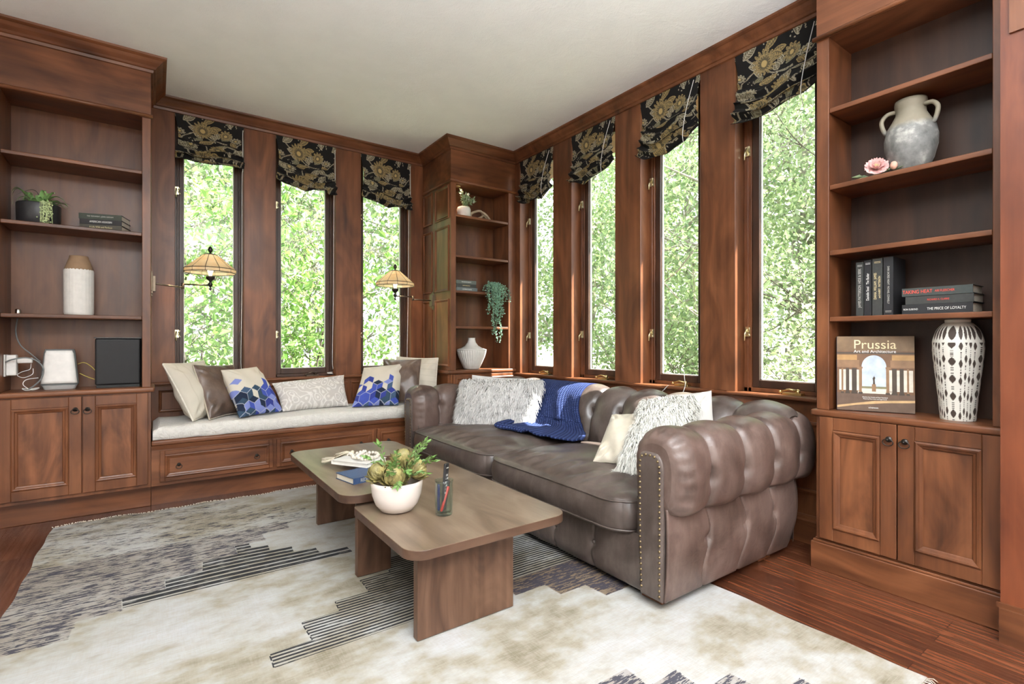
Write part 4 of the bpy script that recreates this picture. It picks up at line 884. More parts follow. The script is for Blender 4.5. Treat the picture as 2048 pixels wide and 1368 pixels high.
# ------------------------------------------------------------------ relaxed roman blinds in a printed fabric
def floral(X, Y):
    """cream and gold flowers, leaves and scrolls on black; X, Y in metres"""
    c = np.ones(X.shape + (3,)) * np.array((.010, .009, .009)); G = np.array((.36, .26, .11)); K = np.array((.42, .38, .28)); D = np.array((.10, .085, .05)); O = np.array((.26, .25, .16))
    def put(mask, col): c[mask] = col
    def stem(x0, y0, x1, y1, bow, w=.0045):
        t = np.clip(((X - x0) * (x1 - x0) + (Y - y0) * (y1 - y0)) / ((x1 - x0) ** 2 + (y1 - y0) ** 2), 0, 1); L = math.hypot(x1 - x0, y1 - y0); nx, ny = -(y1 - y0) / L, (x1 - x0) / L
        b = bow * np.sin(PI * t); d = np.hypot(X - (x0 + (x1 - x0) * t + nx * b), Y - (y0 + (y1 - y0) * t + ny * b)); put(d < w, K); put(d < w * .4, D)
    def leaf(x, y, a, L, w, col=K):
        u = (X - x) * math.cos(a) + (Y - y) * math.sin(a); v = -(X - x) * math.sin(a) + (Y - y) * math.cos(a); t = u / L; r = w * np.sin(np.clip(t, 0, 1) * PI) ** .8; ins = (t > 0) & (t < 1) & (np.abs(v) < r)
        put(ins, col); put(ins & (np.abs(v) < r - .0045), D); put(ins & (np.abs(v) < r - .009) & (np.sin(u * 480 + np.abs(v) * 300) > .1), col * .8); put(ins & (np.abs(v) < .0016), col)
    def flower(x, y, R, n, col):
        r = np.hypot(X - x, Y - y); a = np.arctan2(Y - y, X - x); pet = np.abs(np.cos(a * n / 2)); e = R * (.62 + .38 * pet)
        put(r < e, col); put((r < e - .005) & (r > R * .3), D * 1.3); put((r < e - .010) & (r > R * .34) & (np.sin(a * n * 3) > -.1), col * .9); put((r < e * .62) & (r > R * .2), col); put((r < e * .56) & (r > R * .24), D); put(r < R * .22, G * 1.2)
    def dots(x, y, n):
        for k in range(n): put(np.hypot(X - x - .016 * math.cos(k * 2.4) * (1 + k * .12), Y - y - .016 * math.sin(k * 2.4) * (1 + k * .12)) < .0042, K)
    W, Hh = .42, .44; X = X % W; Y = Y % Hh; frng = np.random.default_rng(5)
    LV = [(frng.uniform(0, W), frng.uniform(0, Hh), frng.uniform(0, 2 * PI), frng.uniform(.07, .12), frng.uniform(.018, .030), (K, G, O, K)[int(frng.integers(0, 4))]) for _ in range(20)]
    for ox in (-W, 0, W):
        for oy in (-Hh, 0, Hh):
            stem(ox + .04, oy + .02, ox + .20, oy + .18, .03); stem(ox + .20, oy + .18, ox + .38, oy + .05, -.04); stem(ox + .08, oy + .34, ox + .20, oy + .18, -.05); stem(ox + .34, oy + .30, ox + .22, oy + .42, .05); stem(ox + .02, oy + .26, ox + .12, oy + .40, .06)
            for l in LV: leaf(ox + l[0], oy + l[1], *l[2:])
    for ox in (-W, 0, W):
        for oy in (-Hh, 0, Hh):
            flower(ox + .20, oy + .18, .078, 16, G); flower(ox + .03, oy + .12, .045, 10, K); flower(ox + .37, oy + .17, .052, 11, G); flower(ox + .11, oy + .38, .060, 13, K); flower(ox + .31, oy + .35, .062, 14, G)
            dots(ox + .27, oy + .06, 7); dots(ox + .12, oy + .05, 6); dots(ox + .38, oy + .26, 7); dots(ox + .20, oy + .30, 6)
    return c
blind_m = attr_mat('floral_print', .8, 300, .2); lining = fabric('blind_lining', (.62, .60, .56)); rail_m = plain('blind_rail', (.60, .56, .50), .6)
def make_blind(k, a0, a1, back, label, zl, zm, zr, seed):
    """a0 = left edge as seen from the room, a1 = right edge"""
    rng = np.random.default_rng(seed); nu, nv = 150, 210; u = np.linspace(0, 1, nu); v = np.linspace(0, 1, nv); U, V = np.meshgrid(u, v); W = abs(a1 - a0) - .012; ph = rng.uniform(0, 6, 6)
    zt = 2.972; bot = zl * (1 - U) + zr * U; mid = (zl + zr) / 2 - zm; bot = bot - mid * (1 - (2 * U - 1) ** 2); k_ = np.clip((V - .34) / .66, 0, 1)
    Zc = zt + (bot - zt) * V; Zc += k_ * (1 - k_) * .03 * np.sin(U * 7 + ph[0]) + .0
    Zc += -.030 * np.sin(PI * U) * np.clip(V / .5, 0, 1) * (1 - V)
    w = V * 7.2 + .25 * np.sin(U * 4 + ph[1]) + .18 * np.sin(U * 9 + ph[2]); fold = np.abs(np.sin(w * PI)) ** .8; fine = np.sin(w * PI * 3.1 + 5 * U + ph[3])
    Dp = -.012 + k_ * (.050 * fold + .010 * fine) + .012 * k_ + .004 * np.sin(U * 12 + ph[4]) * k_; Zc -= k_ * .016 * np.sin(w * 2 * PI)
    nar = 1 - .09 * np.sin(PI * np.clip((V - .1) / .8, 0, 1)) * 1.0; A = .5 + (U - .5) * nar
    base = a0 + (a1 - a0) * A; Xp = U * W + seed * .0; Yp = V * .42 + .30 * k_ * V + .03 * k_ * fold; C = floral(Xp + .02, 2.5 - Yp)
    P = np.stack([base, -Dp - .012, Zc], -1) if back else np.stack([-Dp - .012, base, Zc], -1)
    m0 = (a0 + a1) / 2; root = thing('roman_blind', (m0, -.02, 2.6) if back else (-.02, m0, 2.6), label, 'window blind', 'floral roman blinds over the tall windows')
    grid_obj('fabric', P, blind_m, root, col=C, solid=.003)
    lo, hi = sorted((a0, a1)); r = MB()
    (r.box(lo + .004, hi - .004, .002, .03, 2.935, 2.97) if back else r.box(.002, .03, lo + .004, hi - .004, 2.935, 2.97)).build('headrail', rail_m, root)
    # lift cord at the right-hand side
    ac = a1 - .010 * (1 if back else -1); T = (lambda a, d, z: (a, -d, z)) if back else (lambda a, d, z: (-d, a, z))
    if back: pts = [T(ac, .004, 2.93), T(ac, .006, 2.6), T(ac, -.03, 2.5), T(ac + .001, -.05, 1.6), T(ac - .006, -.06, 1.0), T(ac + .001, -.06, .88)]
    else: pts = [T(ac + .03, .014, 2.93), T(ac + .05, .07, 2.72), T(ac + .075, .075, 2.55), T(ac + .08, .03, 2.47)]
    MB().tube([tuple(p) for p in smooth_poly(pts, 30)], .0022, 5).build('lift_cord', white_cord, root)
    if back:
        q = MB(); 
        q.tube([tuple(p) for p in smooth_poly([T(ac - .03 + .03 * math.cos(t * 1.9) * (1 - t * .02), -.055 + .012 * math.sin(t * 1.3), .834 + .016 * abs(math.sin(t * 2.7))) for t in range(16)], 110)], .0022, 5)
        q.build('cord_coil', white_cord, root)
    return root
names = ['leftmost', 'middle', 'rightmost']
make_blind(0, -2.893, -2.405, True, 'black floral roman blind over the leftmost window above the window seat', 2.600, 2.595, 2.61, 1)
make_blind(1, -2.155, -1.637, True, 'black floral roman blind over the middle window above the window seat', 2.565, 2.505, 2.52, 2)
make_blind(2, -1.40, -.882, True, 'black floral roman blind over the window nearest the corner bookcase, window-seat wall', 2.545, 2.475, 2.49, 3)
make_blind(3, -.687, -1.207, False, 'black floral roman blind over the sofa-wall window nearest the room corner', 2.57, 2.495, 2.56, 4)
make_blind(4, -1.462, -1.981, False, 'black floral roman blind over the second sofa-wall window from the corner', 2.54, 2.50, 2.60, 5)
make_blind(5, -2.242, -2.757, False, 'black floral roman blind over the third sofa-wall window from the corner', 2.54, 2.50, 2.60, 6)
make_blind(6, -3.01, -3.53, False, 'black floral roman blind over the window beside the right bookcase', 2.53, 2.51, 2.60, 8)
q = MB().tube([tuple(p) for p in smooth_poly([(.04, -2.60, .935), (.02, -2.62, .88), (-.03, -2.66, .832), (-.046, -2.64, .76), (-.046, -2.60, .70), (-.046, -2.52, .69), (-.046, -2.47, .76), (-.045, -2.50, .80), (-.03, -2.52, .828)], 60)], .0025, 5).build('looped_cord', white_cord)
tag(q, 'thin white cord looping over the sill of the third sofa-wall window', 'cord'); local_origin(q, (-.04, -2.6, .82))

# ------------------------------------------------------------------ swing-arm sconces
gm, nt, b = mat('art_glass'); v = coords(nt); n_ = noise(nt, v, 14, 3); c = ramp(nt, n_, [(.3, (.90, .78, .60)), (.7, (.95, .90, .80))]); lk(nt, c, b.inputs['Base Color']); b.inputs['Roughness'].default_value = .25
t_ = nd(nt, 'ShaderNodeBsdfTranslucent'); lk(nt, c, t_.inputs[0]); mx = nd(nt, 'ShaderNodeMixShader', inp={0: .85}); lk(nt, b.outputs[0], mx.inputs[1]); lk(nt, t_.outputs[0], mx.inputs[2]); lk(nt, mx.outputs[0], nt.nodes['Material Output'].inputs[0])
em, nt, b = mat('lit_bulb'); b.inputs['Emission Color'].default_value = (1, .72, .4, 1); b.inputs['Emission Strength'].default_value = 9; b.inputs['Base Color'].default_value = (.9, .8, .6, 1)
def sconce(name, label, c, elbow, wall, plate, wdir):
    """c = lamp axis (x,y) and shade rim height; plate = (x0,x1) of the wall plate"""
    x, y, z = c; root = thing(name, (wall[0], wall[1], wall[2]), label, 'wall lamp', 'swing-arm wall lamps with glass shades'); N = 12
    prof = [(.176, z), (.176, z + .027), (.046, z + .138), (.040, z + .142)]
    V = []; 
    for r, zz in prof:
        for k in range(N): V.append((x + r * math.cos(2 * PI * (k + .5) / N), y + r * math.sin(2 * PI * (k + .5) / N), zz))
    F = [(j * N + k, j * N + (k + 1) % N, (j + 1) * N + (k + 1) % N, (j + 1) * N + k) for j in range(3) for k in range(N)]
    sh = raw_obj('lamp_shade', V, F, gm, root, smooth=False, solid=.003)
    ld = MB()
    for k in range(N): ld.tube([V[j * N + k] for j in range(3)], .0022, 5)
    for j, rr in ((0, .0028), (1, .0028), (2, .004)): ld.tube([V[j * N + k] for k in range(N)], rr, 5, closed=True)
    mid = [tuple((np.array(V[N + k]) * .42 + np.array(V[2 * N + k]) * .58)) for k in range(N)]; ld.tube(mid, .0016, 5, closed=True)
    for k in range(N):
        a, b_ = np.array(V[k]), np.array(V[(k + 1) % N]); 
        for s_ in (.33, .66): p = a * (1 - s_) + b_ * s_; ld.tube([tuple(p), tuple(p + [0, 0, .027])], .0012, 4)
    ld.build('leading', iron, sh)
    MB().lathe([(.040, z + .140), (.030, z + .147), (.008, z + .150), (.006, z + .158), (.014, z + .166), (.017, z + .178), (.012, z + .192), (.006, z + .202), (.0001, z + .206)], (x, y, 0), 12).build('finial', iron, root)
    MB().lathe([(.0001, z - .135), (.006, z - .132), (.010, z - .124), (.005, z - .116), (.005, z - .108), (.014, z - .100), (.016, z - .085), (.008, z - .072), (.010, z - .062), (.026, z - .050), (.031, z - .036), (.031, z - .026), (.020, z - .024)], (x, y, 0), 16).build('socket', iron, root)
    gl = MB().lathe([(.029, z - .026), (.027, z + .0), (.031, z + .020), (.029, z + .030)], (x, y, 0), 20).build('gallery_glass', pane_glass, root)
    MB().lathe([(.010, z - .024), (.012, z - .005), (.024, z + .03), (.022, z + .055), (.010, z + .072), (.0001, z + .076)], (x, y, 0), 14).build('bulb', em, root)
    MB().tube([(x, y, z + .07), (x, y, z + .15)], .003, 6).build('rod', iron, root)
    zz = z - .095
    a = MB(); a.tube([(x, y, zz), (elbow[0], elbow[1], zz)], .0062, 8); a.build('upper_arm', arm_metal, root)
    MB().lathe([(.0001, zz - .034), (.010, zz - .034), (.011, zz + .010), (.0001, zz + .012)], (elbow[0], elbow[1], 0), 10).build('elbow_joint', arm_metal, root)
    MB().tube([(elbow[0], elbow[1], zz - .024), (wall[0] + wdir * .028, wall[1], zz - .020)], .0066, 8).build('lower_arm', arm_metal, root)
    p = MB(); X0 = wall[0]
    for (dy, dz, t0, t1) in ((.042, .072, 0, .010), (.055, .052, 0, .008), (.026, .088, 0, .007), (.030, .055, .010, .026)):
        p.box(X0 + wdir * t0 if t0 else X0 + wdir * .0005, X0 + wdir * t1, wall[1] - dy, wall[1] + dy, zz - .022 - dz, zz - .022 + dz)
    p.build('wall_plate', arm_metal, root, bevel=.001, bseg=1)
    light(name + '_light', 'POINT', (x, y, z + .045), 20.0, (1.0, .76, .50), size=.03)
    return root
sconce('swing_arm_sconce', 'lit stained-glass swing-arm wall lamp in front of the leftmost window, fixed to the left bookcase', (-2.674, -.30, 1.668), (-2.85, -.26), (-3.045, -.40, 1.55), None, 1)
sconce('swing_arm_sconce', 'lit stained-glass swing-arm wall lamp beside the corner bookcase, fixed to its side', (-1.175, -.30, 1.664), (-.999, -.31), (-.75, -.236, 1.55), None, -1)

# ------------------------------------------------------------------ small things: helpers
white_glaze = plain('white_glaze', (.72, .68, .64), .25, ns=4, var=.03); matte_white = plain('matte_white_ceramic', (.66, .64, .60), .75, bump=.2, bs=60, bd=.002)
paper = plain('book_pages', (.62, .57, .47), .9, ns=300, var=.2)
def text(s, size, loc, rot, m, parent, name='lettering', ext=.0003, ax='CENTER', sx=.74):
    d = bpy.data.curves.new(name, 'FONT'); d.body = s; d.size = size; d.align_x = ax; d.align_y = 'CENTER'; d.extrude = ext; d.materials.append(m)
    tmp = bpy.data.objects.new(name, d); me = bpy.data.meshes.new_from_object(tmp); bpy.data.objects.remove(tmp); bpy.data.curves.remove(d)
    o = bpy.data.objects.new(name, me); COL.objects.link(o); o.parent = parent; o.location = Vector(loc); o.rotation_euler = rot; o.scale = (sx, 1, 1); return o
def ink(name, c, r=.6):
    return plain(name, c, r, ns=5, var=.02)
gold_ink = ink('gold_ink', (.62, .52, .28)); white_ink = ink('white_ink', (.75, .75, .72)); red_ink = ink('red_ink', (.70, .08, .05)); grey_ink = ink('grey_ink', (.42, .42, .38))
def book(label, loc, L, T, D, cover, rotz=0, upright=False, group=None, title=None, tink=None, tsize=.015, title2=None, tdir=1, tilt=0):
    """local frame: spine on -y face, length along x, thickness z (lying) ; upright: stands with spine to -y, thickness along x, length up z"""
    root = thing('book', loc, label, 'book', group); root.rotation_euler = (0, tilt, rotz)
    B = MB(); c = .0025
    if not upright:
        B.box(-L / 2, L / 2, 0, D, 0, c).box(-L / 2, L / 2, 0, D, T - c, T).box(-L / 2, L / 2, -.001, c, 0, T); pg = MB().box(-L / 2 + .004, L / 2 - .004, c, D - .005, c, T - c)
    else:
        B.box(-T / 2, -T / 2 + c, 0, D, 0, L).box(T / 2 - c, T / 2, 0, D, 0, L).box(-T / 2, T / 2, -.001, c, 0, L); pg = MB().box(-T / 2 + c, T / 2 - c, c, D - .005, .004, L - .004)
    def bl(mb, nm, m, **k):
        me = bpy.data.meshes.new(nm); me.from_pydata(mb.v, [], mb.f); me.materials.append(m); o = bpy.data.objects.new(nm, me); COL.objects.link(o); o.parent = root; return o
    bl(B, 'cover', cover); bl(pg, 'pages', paper)
    if title:
        if not upright: text(title, tsize, (0, -.0022, T / 2), (PI / 2, 0, 0), tink, root)
        else:
            o = text(title, tsize, (0, -.0022, L * .52), (PI / 2, 0, 0), tink, root); o.rotation_euler = (PI / 2, -PI / 2 * tdir, 0) if False else Matrix.Rotation(PI / 2, 3, 'X').to_euler(); o.rotation_euler = (Matrix.Rotation(-PI / 2 * tdir, 3, 'Y') @ Matrix.Rotation(PI / 2, 3, 'X')).to_euler()
    if title2:
        s_, sz, off, ik = title2
        if not upright: text(s_, sz, (off, -.0022, T / 2), (PI / 2, 0, 0), ik, root)
        else:
            o = text(s_, sz, (0, -.0022, off), (0, 0, 0), ik, root); o.rotation_euler = (Matrix.Rotation(-PI / 2 * tdir, 3, 'Y') @ Matrix.Rotation(PI / 2, 3, 'X')).to_euler()
    return root
def bookcloth(c): return plain('bookcloth', c, .55, ns=60, var=.12)
dkgreen, black_bk, darkgrey_bk, grey_bk, olive_bk = bookcloth((.035, .045, .032)), bookcloth((.010, .010, .012)), bookcloth((.03, .032, .03)), bookcloth((.10, .115, .10)), bookcloth((.055, .05, .038))
# ---- left bookcase
SZ = 1.873
r_ = math.radians(-16)
book('dark green book, topmost of the three lying on the left bookcase shelf', (-3.315, -.545, SZ + .0685), .232, .036, .155, dkgreen, r_, False, 'three lying books on the left shelf', 'THE TESTAMENT | JOHN GRISHAM', grey_ink, .0125)
book('black book in the middle of the three lying on the left bookcase shelf', (-3.312, -.548, SZ + .0350), .228, .033, .155, black_bk, r_, False, 'three lying books on the left shelf', 'AMERICAN ASSASSIN', white_ink, .0175)
book('olive book, lowest of the three lying on the left bookcase shelf', (-3.312, -.545, SZ + .0005), .228, .034, .155, olive_bk, r_, False, 'three lying books on the left shelf', 'A Life Wild and Perilous', gold_ink, .017)
# ribbed vase with brown neck
vx, vy = -3.43, -.46; root = thing('ribbed_vase', (vx, vy, 1.31), 'white ribbed cylindrical vase with a matte brown neck, on the left bookcase', 'vase')
MB().lathe([(.068, 1.3105), (.074, 1.316), (.076, 1.33), (.077, 1.60), (.074, 1.612), (.068, 1.618)], (vx, vy, 0), 120, rfun=lambda a, z: 1 + .022 * (abs(math.sin(a * 13 + .5 * math.sin(z * 20 + a * 3))) ** .6 - .5) * (z > 1.32)).build('ribbed_body', matte_white, root)
MB().lathe([(.075, 1.606), (.075, 1.612), (.060, 1.658), (.049, 1.690), (.049, 1.700), (.043, 1.700), (.043, 1.66)], (vx, vy, 0), 48).build('neck', plain('brown_clay', (.24, .15, .085), .8, ns=12, var=.15), root)
# planter with arching succulent
leafg = plain('succulent_green', (.20, .36, .12), .45, ns=20, var=.35); leafd = plain('dark_blade', (.04, .06, .03), .5); pearl = plain('pearl_green', (.42, .50, .26), .5, var=.2)
px_, py_ = -3.625, -.455; root = thing('potted_succulent', (px_, py_, SZ), 'black ribbed planter with arching succulent leaves and hanging green beads on the left bookcase', 'potted plant')
MB().lathe([(.098, SZ + .0005), (.104, SZ + .006), (.107, SZ + .13), (.105, SZ + .136), (.098, SZ + .135), (.096, SZ + .115), (.0001, SZ + .113)], (px_, py_, 0), 64, rfun=lambda a, z: 1 + .006 * math.sin(z * 900)).build('pot', plain('black_ribbed_ceramic', (.022, .022, .024), .42, bump=.3, bs=90), root)
rng = np.random.default_rng(8)
def blade(mb, p0, p1, p2, w, n=9, tip=.1):
    p0, p1, p2 = Vector(p0), Vector(p1), Vector(p2); vs = []
    for i in range(n + 1):
        t = i / n; p = p0 * (1 - t) ** 2 + p1 * 2 * t * (1 - t) + p2 * t * t; d = ((p1 - p0) * (1 - t) + (p2 - p1) * t).normalized(); s_ = d.cross(Vector((0, 0, 1)));
        if s_.length < .1: s_ = Vector((1, 0, 0))
        s_.normalize(); nn = s_.cross(d); ww = w * (math.sin(PI * min(1, (t * .9 + .25))) ** .7 if t < 1 else tip * .3)
        vs += [p - s_ * ww, p - nn * ww * .35, p + s_ * ww]
    fs = [(3 * i + a, 3 * i + a + 1, 3 * i + a + 4, 3 * i + a + 3) for i in range(n) for a in (0, 1)]
    mb.add(vs, fs, True)
mb = MB(); zt = SZ + .12
for k in range(30):
    a = rng.uniform(0, 2 * PI); R = rng.uniform(.06, .165) if k < 22 else .18; hgt = rng.uniform(.05, .14); c0 = Vector((px_ + .03 * math.cos(a), py_ + .03 * math.sin(a), zt)); end = Vector((px_ + R * math.cos(a) * 1.0, py_ + min(.12, max(-.13, R * math.sin(a) * .8)), zt + hgt * rng.uniform(-.4, .6)))
    end.x = max(end.x, -3.755); mb_mid = (c0 + end) / 2 + Vector((rng.normal() * .02, rng.normal() * .02, hgt * 1.3)); blade(mb, c0, mb_mid, end, rng.uniform(.008, .014))
blade(mb, (px_, py_, zt), (px_ + .11, py_ - .05, zt + .16), (px_ + .155, py_ - .06, zt - .02), .012); blade(mb, (px_, py_, zt), (px_ - .12, py_ - .08, zt + .19), (px_ - .11, py_ - .06, zt - .01), .011)
mb.build('succulent_leaves', leafg, root)
mb = MB(); blade(mb, (px_, py_, zt), (px_ + .15, py_ - .02, zt + .10), (px_ + .185, py_ - .03, zt - .02), .004); blade(mb, (px_, py_, zt), (px_ + .02, py_ + .02, zt + .21), (px_ - .14, py_ - .01, zt + .02), .006); mb.build('dark_blades', leafd, root)
mb = MB()
for k in range(130):
    t = rng.random(); xx = px_ + .048 + rng.normal() * .015; yy = py_ - .106 - rng.random() * .012 + (.02 if t < .1 else 0); mb.ball((xx, yy, zt + .03 - t * .15), .0046, 6)
for k in range(14): xx = px_ + .048 + rng.normal() * .014; mb.tube([(xx, py_ - .07, zt + .02), (xx + rng.normal() * .006, py_ - .112, zt + .02), (xx + rng.normal() * .006, py_ - .112, zt - .12)], .0012, 4)
o = mb.build('hanging_beads', pearl, root); o['kind'] = 'stuff'
# wifi router
CZ = .832; rx_, ry_ = -3.523, -.47; root = thing('wifi_router', (rx_, ry_, CZ), 'white tapered tabletop wifi router standing on the left bookcase counter', 'router')
def tower(z0, z1, w0, w1, d0, d1, name, m, r=.35, yo=0, n=40, dome=0):
    rows = []
    for i in range(12):
        t = i / 11; w = w0 + (w1 - w0) * t; d = d0 + (d1 - d0) * t; e = 1 - .06 * max(0, (t - .9) / .1) ** 2; z = z0 + (z1 - z0) * t
        rows.append([(rx_ + w / 2 * e * np.sign(math.cos(a)) * abs(math.cos(a)) ** r, ry_ + yo + d / 2 * e * np.sign(math.sin(a)) * abs(math.sin(a)) ** .8, z) for a in np.linspace(0, 2 * PI, n + 1)[:-1]])
    P = np.array(rows); g = MB(); nn = P.shape[1]; g.add(P.reshape(-1, 3), [(j * nn + k, j * nn + (k + 1) % nn, (j + 1) * nn + (k + 1) % nn, (j + 1) * nn + k) for j in range(11) for k in range(nn)] + [tuple(range(nn))[::-1], tuple(range(11 * nn, 12 * nn))], True)
    return g.build(name, m, root)
tower(CZ + .0005, CZ + .028, .150, .176, .06, .074, 'base', plain('router_base', (.34, .33, .32), .5)); tower(CZ + .028, CZ + .034, .180, .182, .078, .080, 'base_ring', grey_plastic)
tower(CZ + .034, CZ + .258, .188, .150, .080, .060, 'shell', grey_plastic, yo=.004); tower(CZ + .040, CZ + .250, .180, .140, .080, .060, 'front_cover', white_plastic, yo=-.003)
# black box
root = thing('black_device_box', (-3.21, -.42, CZ), 'black rectangular device box with rounded side edges, right of the router on the left bookcase', 'device')
MB().box(-3.345, -3.102, -.52, -.335, CZ + .018, CZ + .328).build('casing', black_satin, root, bevel=.012, bseg=4)
MB().box(-3.350, -3.0965, -.523, -.332, CZ + .328, CZ + .336).build('top_plate', plain('black_gloss', (.01, .01, .011), .12), root, bevel=.002, bseg=1)
MB().box(-3.338, -3.108, -.512, -.345, CZ + .0005, CZ + .018).build('foot_plate', plain('black_foot', (.006, .006, .006), .6), root)
# outlet, plug and adapters on the bookcase side panel
ox = -3.774; root = thing('wall_outlet', (ox, -.47, .99), 'white outlet plate with plug-in adapters on the left bookcase side, beside the router', 'outlet')
MB().box(ox + .0005, ox + .008, -.53, -.44, .925, 1.06).build('cover_plate', white_plastic, root, bevel=.002, bseg=1)
MB().box(ox + .008, ox + .055, -.515, -.455, .93, 1.058).build('adapter', white_plastic, root, bevel=.008, bseg=3)
MB().box(ox + .055, ox + .125, -.50, -.47, 1.005, 1.038).build('plug', white_plastic, root, bevel=.006, bseg=3)
def cord(label, pts, r, m, cat='cable', n=60):
    P = smooth_poly(pts, n); o = MB().tube([tuple(p) for p in P], r, 6).build('cable', m); tag(o, label, cat); local_origin(o, tuple(P[len(P) // 2])); return o
cord('grey cable coming down behind the upper shelf towards the router', [(-3.735, -.38, 1.29), (-3.742, -.385, 1.20), (-3.72, -.40, 1.12), (-3.67, -.40, 1.06), (-3.625, -.41, 1.01)], .0035, grey_plastic)
cord('grey cable looping from the outlet round in front of the router', [(ox + .012, -.535, 1.015), (-3.73, -.55, 1.03), (-3.67, -.56, 1.04), (-3.62, -.56, 1.02), (-3.59, -.56, .97), (-3.60, -.55, .91), (-3.63, -.54, .87), (-3.66, -.53, .845)], .0045, grey_plastic)
cord('thin white wire looping below the adapters left of the router', [(-3.66, -.46, 1.0), (-3.665, -.47, .965), (-3.70, -.48, .95), (-3.72, -.48, .93), (-3.69, -.49, .915), (-3.65, -.49, .935), (-3.648, -.48, .97)], .0018, white_cord)
cord('coiled white wire bundle lying on the counter left of the router', [(-3.625, -.47, .91), (-3.68, -.48, .90), (-3.69, -.50, .87), (-3.65, -.52, .838), (-3.62, -.53, .845), (-3.67, -.535, .838), (-3.69, -.52, .85), (-3.64, -.50, .838), (-3.615, -.52, .85), (-3.66, -.53, .845)], .0022, white_cord, n=90)
yel = plain('yellow_cable', (.55, .42, .08), .5)
cord('yellow cable arching from the router to the black box, upper of two', [(-3.44, -.42, .99), (-3.41, -.42, 1.0), (-3.38, -.41, .98), (-3.352, -.40, .945)], .0026, yel); cord('yellow cable slanting from the router down to the black box, lower of two', [(-3.43, -.43, .93), (-3.40, -.43, .91), (-3.353, -.42, .885)], .0026, yel)
root = MB().lathe([(.001, 0), (.013, 0), (.014, .004), (.014, .028), (.008, .034), (.0001, .035)], (-3.72, -.46, 1.3105), 14).build('cable_grommet', plain('nickel', (.6, .58, .55), .25, 1.0)); tag(root, 'small shiny metal cable fitting on the shelf left of the ribbed vase', 'fitting'); local_origin(root, (-3.72, -.46, 1.3105))

# ---- corner bookcase
sage = plain('sage_leaf', (.22, .30, .17), .6, ns=30, var=.3); bud = plain('white_bud', (.72, .74, .66), .7); stemm = plain('green_stem', (.16, .22, .09), .6)
def small_leaf(mb, p, d, L, w, rng): 
    d = Vector(d).normalized(); s_ = d.cross(Vector(rng.normal(size=3))).normalized(); n_ = d.cross(s_); p = Vector(p)
    mb.add([p, p + d * L * .4 + s_ * w, p + d * L + n_ * L * .1, p + d * L * .4 - s_ * w, p + d * L * .45 + n_ * w * .35], [(0, 1, 4), (1, 2, 4), (2, 3, 4), (3, 0, 4)])
PZ = 2.352; px_, py_ = -.545, -.495; root = thing('potted_flowers', (px_, py_, PZ), 'white pot of faux white-budded greenery on the top shelf of the corner bookcase', 'potted plant')
MB().lathe([(.060, PZ + .0005), (.067, PZ + .006), (.068, PZ + .085), (.060, PZ + .104), (.052, PZ + .108), (.050, PZ + .09), (.0001, PZ + .088)], (px_, py_, 0), 36).build('pot', matte_white, root)
rng = np.random.default_rng(14); st, lf, bd = MB(), MB(), MB()
for k in range(11):
    a = rng.uniform(0, 2 * PI); R = rng.uniform(.02, .12); top = Vector((px_ + R * math.cos(a) * 1.15, py_ + R * math.sin(a) * .7, PZ + .10 + (.20 - R) * rng.uniform(.7, 1.0))); p0 = Vector((px_, py_, PZ + .09)); md = (p0 + top) / 2 + Vector((0, 0, .03)); pts = [p0 * (1 - t) ** 2 + md * 2 * t * (1 - t) + top * t * t for t in np.linspace(0, 1, 8)]
    st.tube(pts, .0016, 5); 
    if k % 3 != 2: bd.ball(top, .0115, 9, 1.2)
    for p in pts[2:]:
        for q in range(3): small_leaf(lf, p, Vector(rng.normal(size=3)) + (top - p0).normalized(), .034, .008, rng)
st.build('stems', stemm, root); lf.build('leaves', sage, root)
o = bd.build('flower_buds', bud, root); o['kind'] = 'stuff'
# wooden chain links
lw_ = wood('pale_link_wood', (.28, .20, .13), (.42, .32, .22), (.55, .44, .32), axis='x', rough=.55, coat=0, scale=3)
root = thing('wooden_chain', (-.27, -.47, PZ), 'pale carved wooden chain-link ornament beside the white pot on the corner bookcase', 'ornament')
def link(c, a, b_, M):
    pts = [Vector(c) + M @ Vector((a * np.sign(math.cos(t)) * abs(math.cos(t)) ** .7, b_ * np.sign(math.sin(t)) * abs(math.sin(t)) ** .8, 0)) for t in np.linspace(0, 2 * PI, 33)[:-1]]
    MB().tube(pts, .0125, 10, closed=True).build('link', lw_, root)
R3 = lambda x, y, z: Matrix.Rotation(z, 3, 'Z') @ Matrix.Rotation(y, 3, 'Y') @ Matrix.Rotation(x, 3, 'X')
link((-.375, -.46, PZ + .0615), .082, .038, R3(1.25, -.42, .15)); link((-.27, -.475, PZ + .053), .070, .036, R3(.55, .42, .5)); link((-.185, -.455, PZ + .016), .085, .040, R3(.0, .02, -.25))
# three grey books
BZ3 = 1.6285
book('grey-green book, topmost of three lying on the corner bookcase', (-.545, -.545, BZ3 + .0735), .225, .034, .15, grey_bk, .0, False, 'three lying grey books on the corner bookcase', 'THE BOURNE IDENTITY', white_ink, .014)
book('dark grey book in the middle of three lying on the corner bookcase', (-.547, -.548, BZ3 + .0385), .22, .034, .15, darkgrey_bk, .0, False, 'three lying grey books on the corner bookcase', 'DAVID BALDACCI', gold_ink, .014)
book('bluish grey book, lowest of three lying on the corner bookcase', (-.54, -.55, BZ3), .235, .037, .15, bookcloth((.12, .14, .14)), .0, False, 'three lying grey books on the corner bookcase', 'CATHERINE COULTER', white_ink, .014)
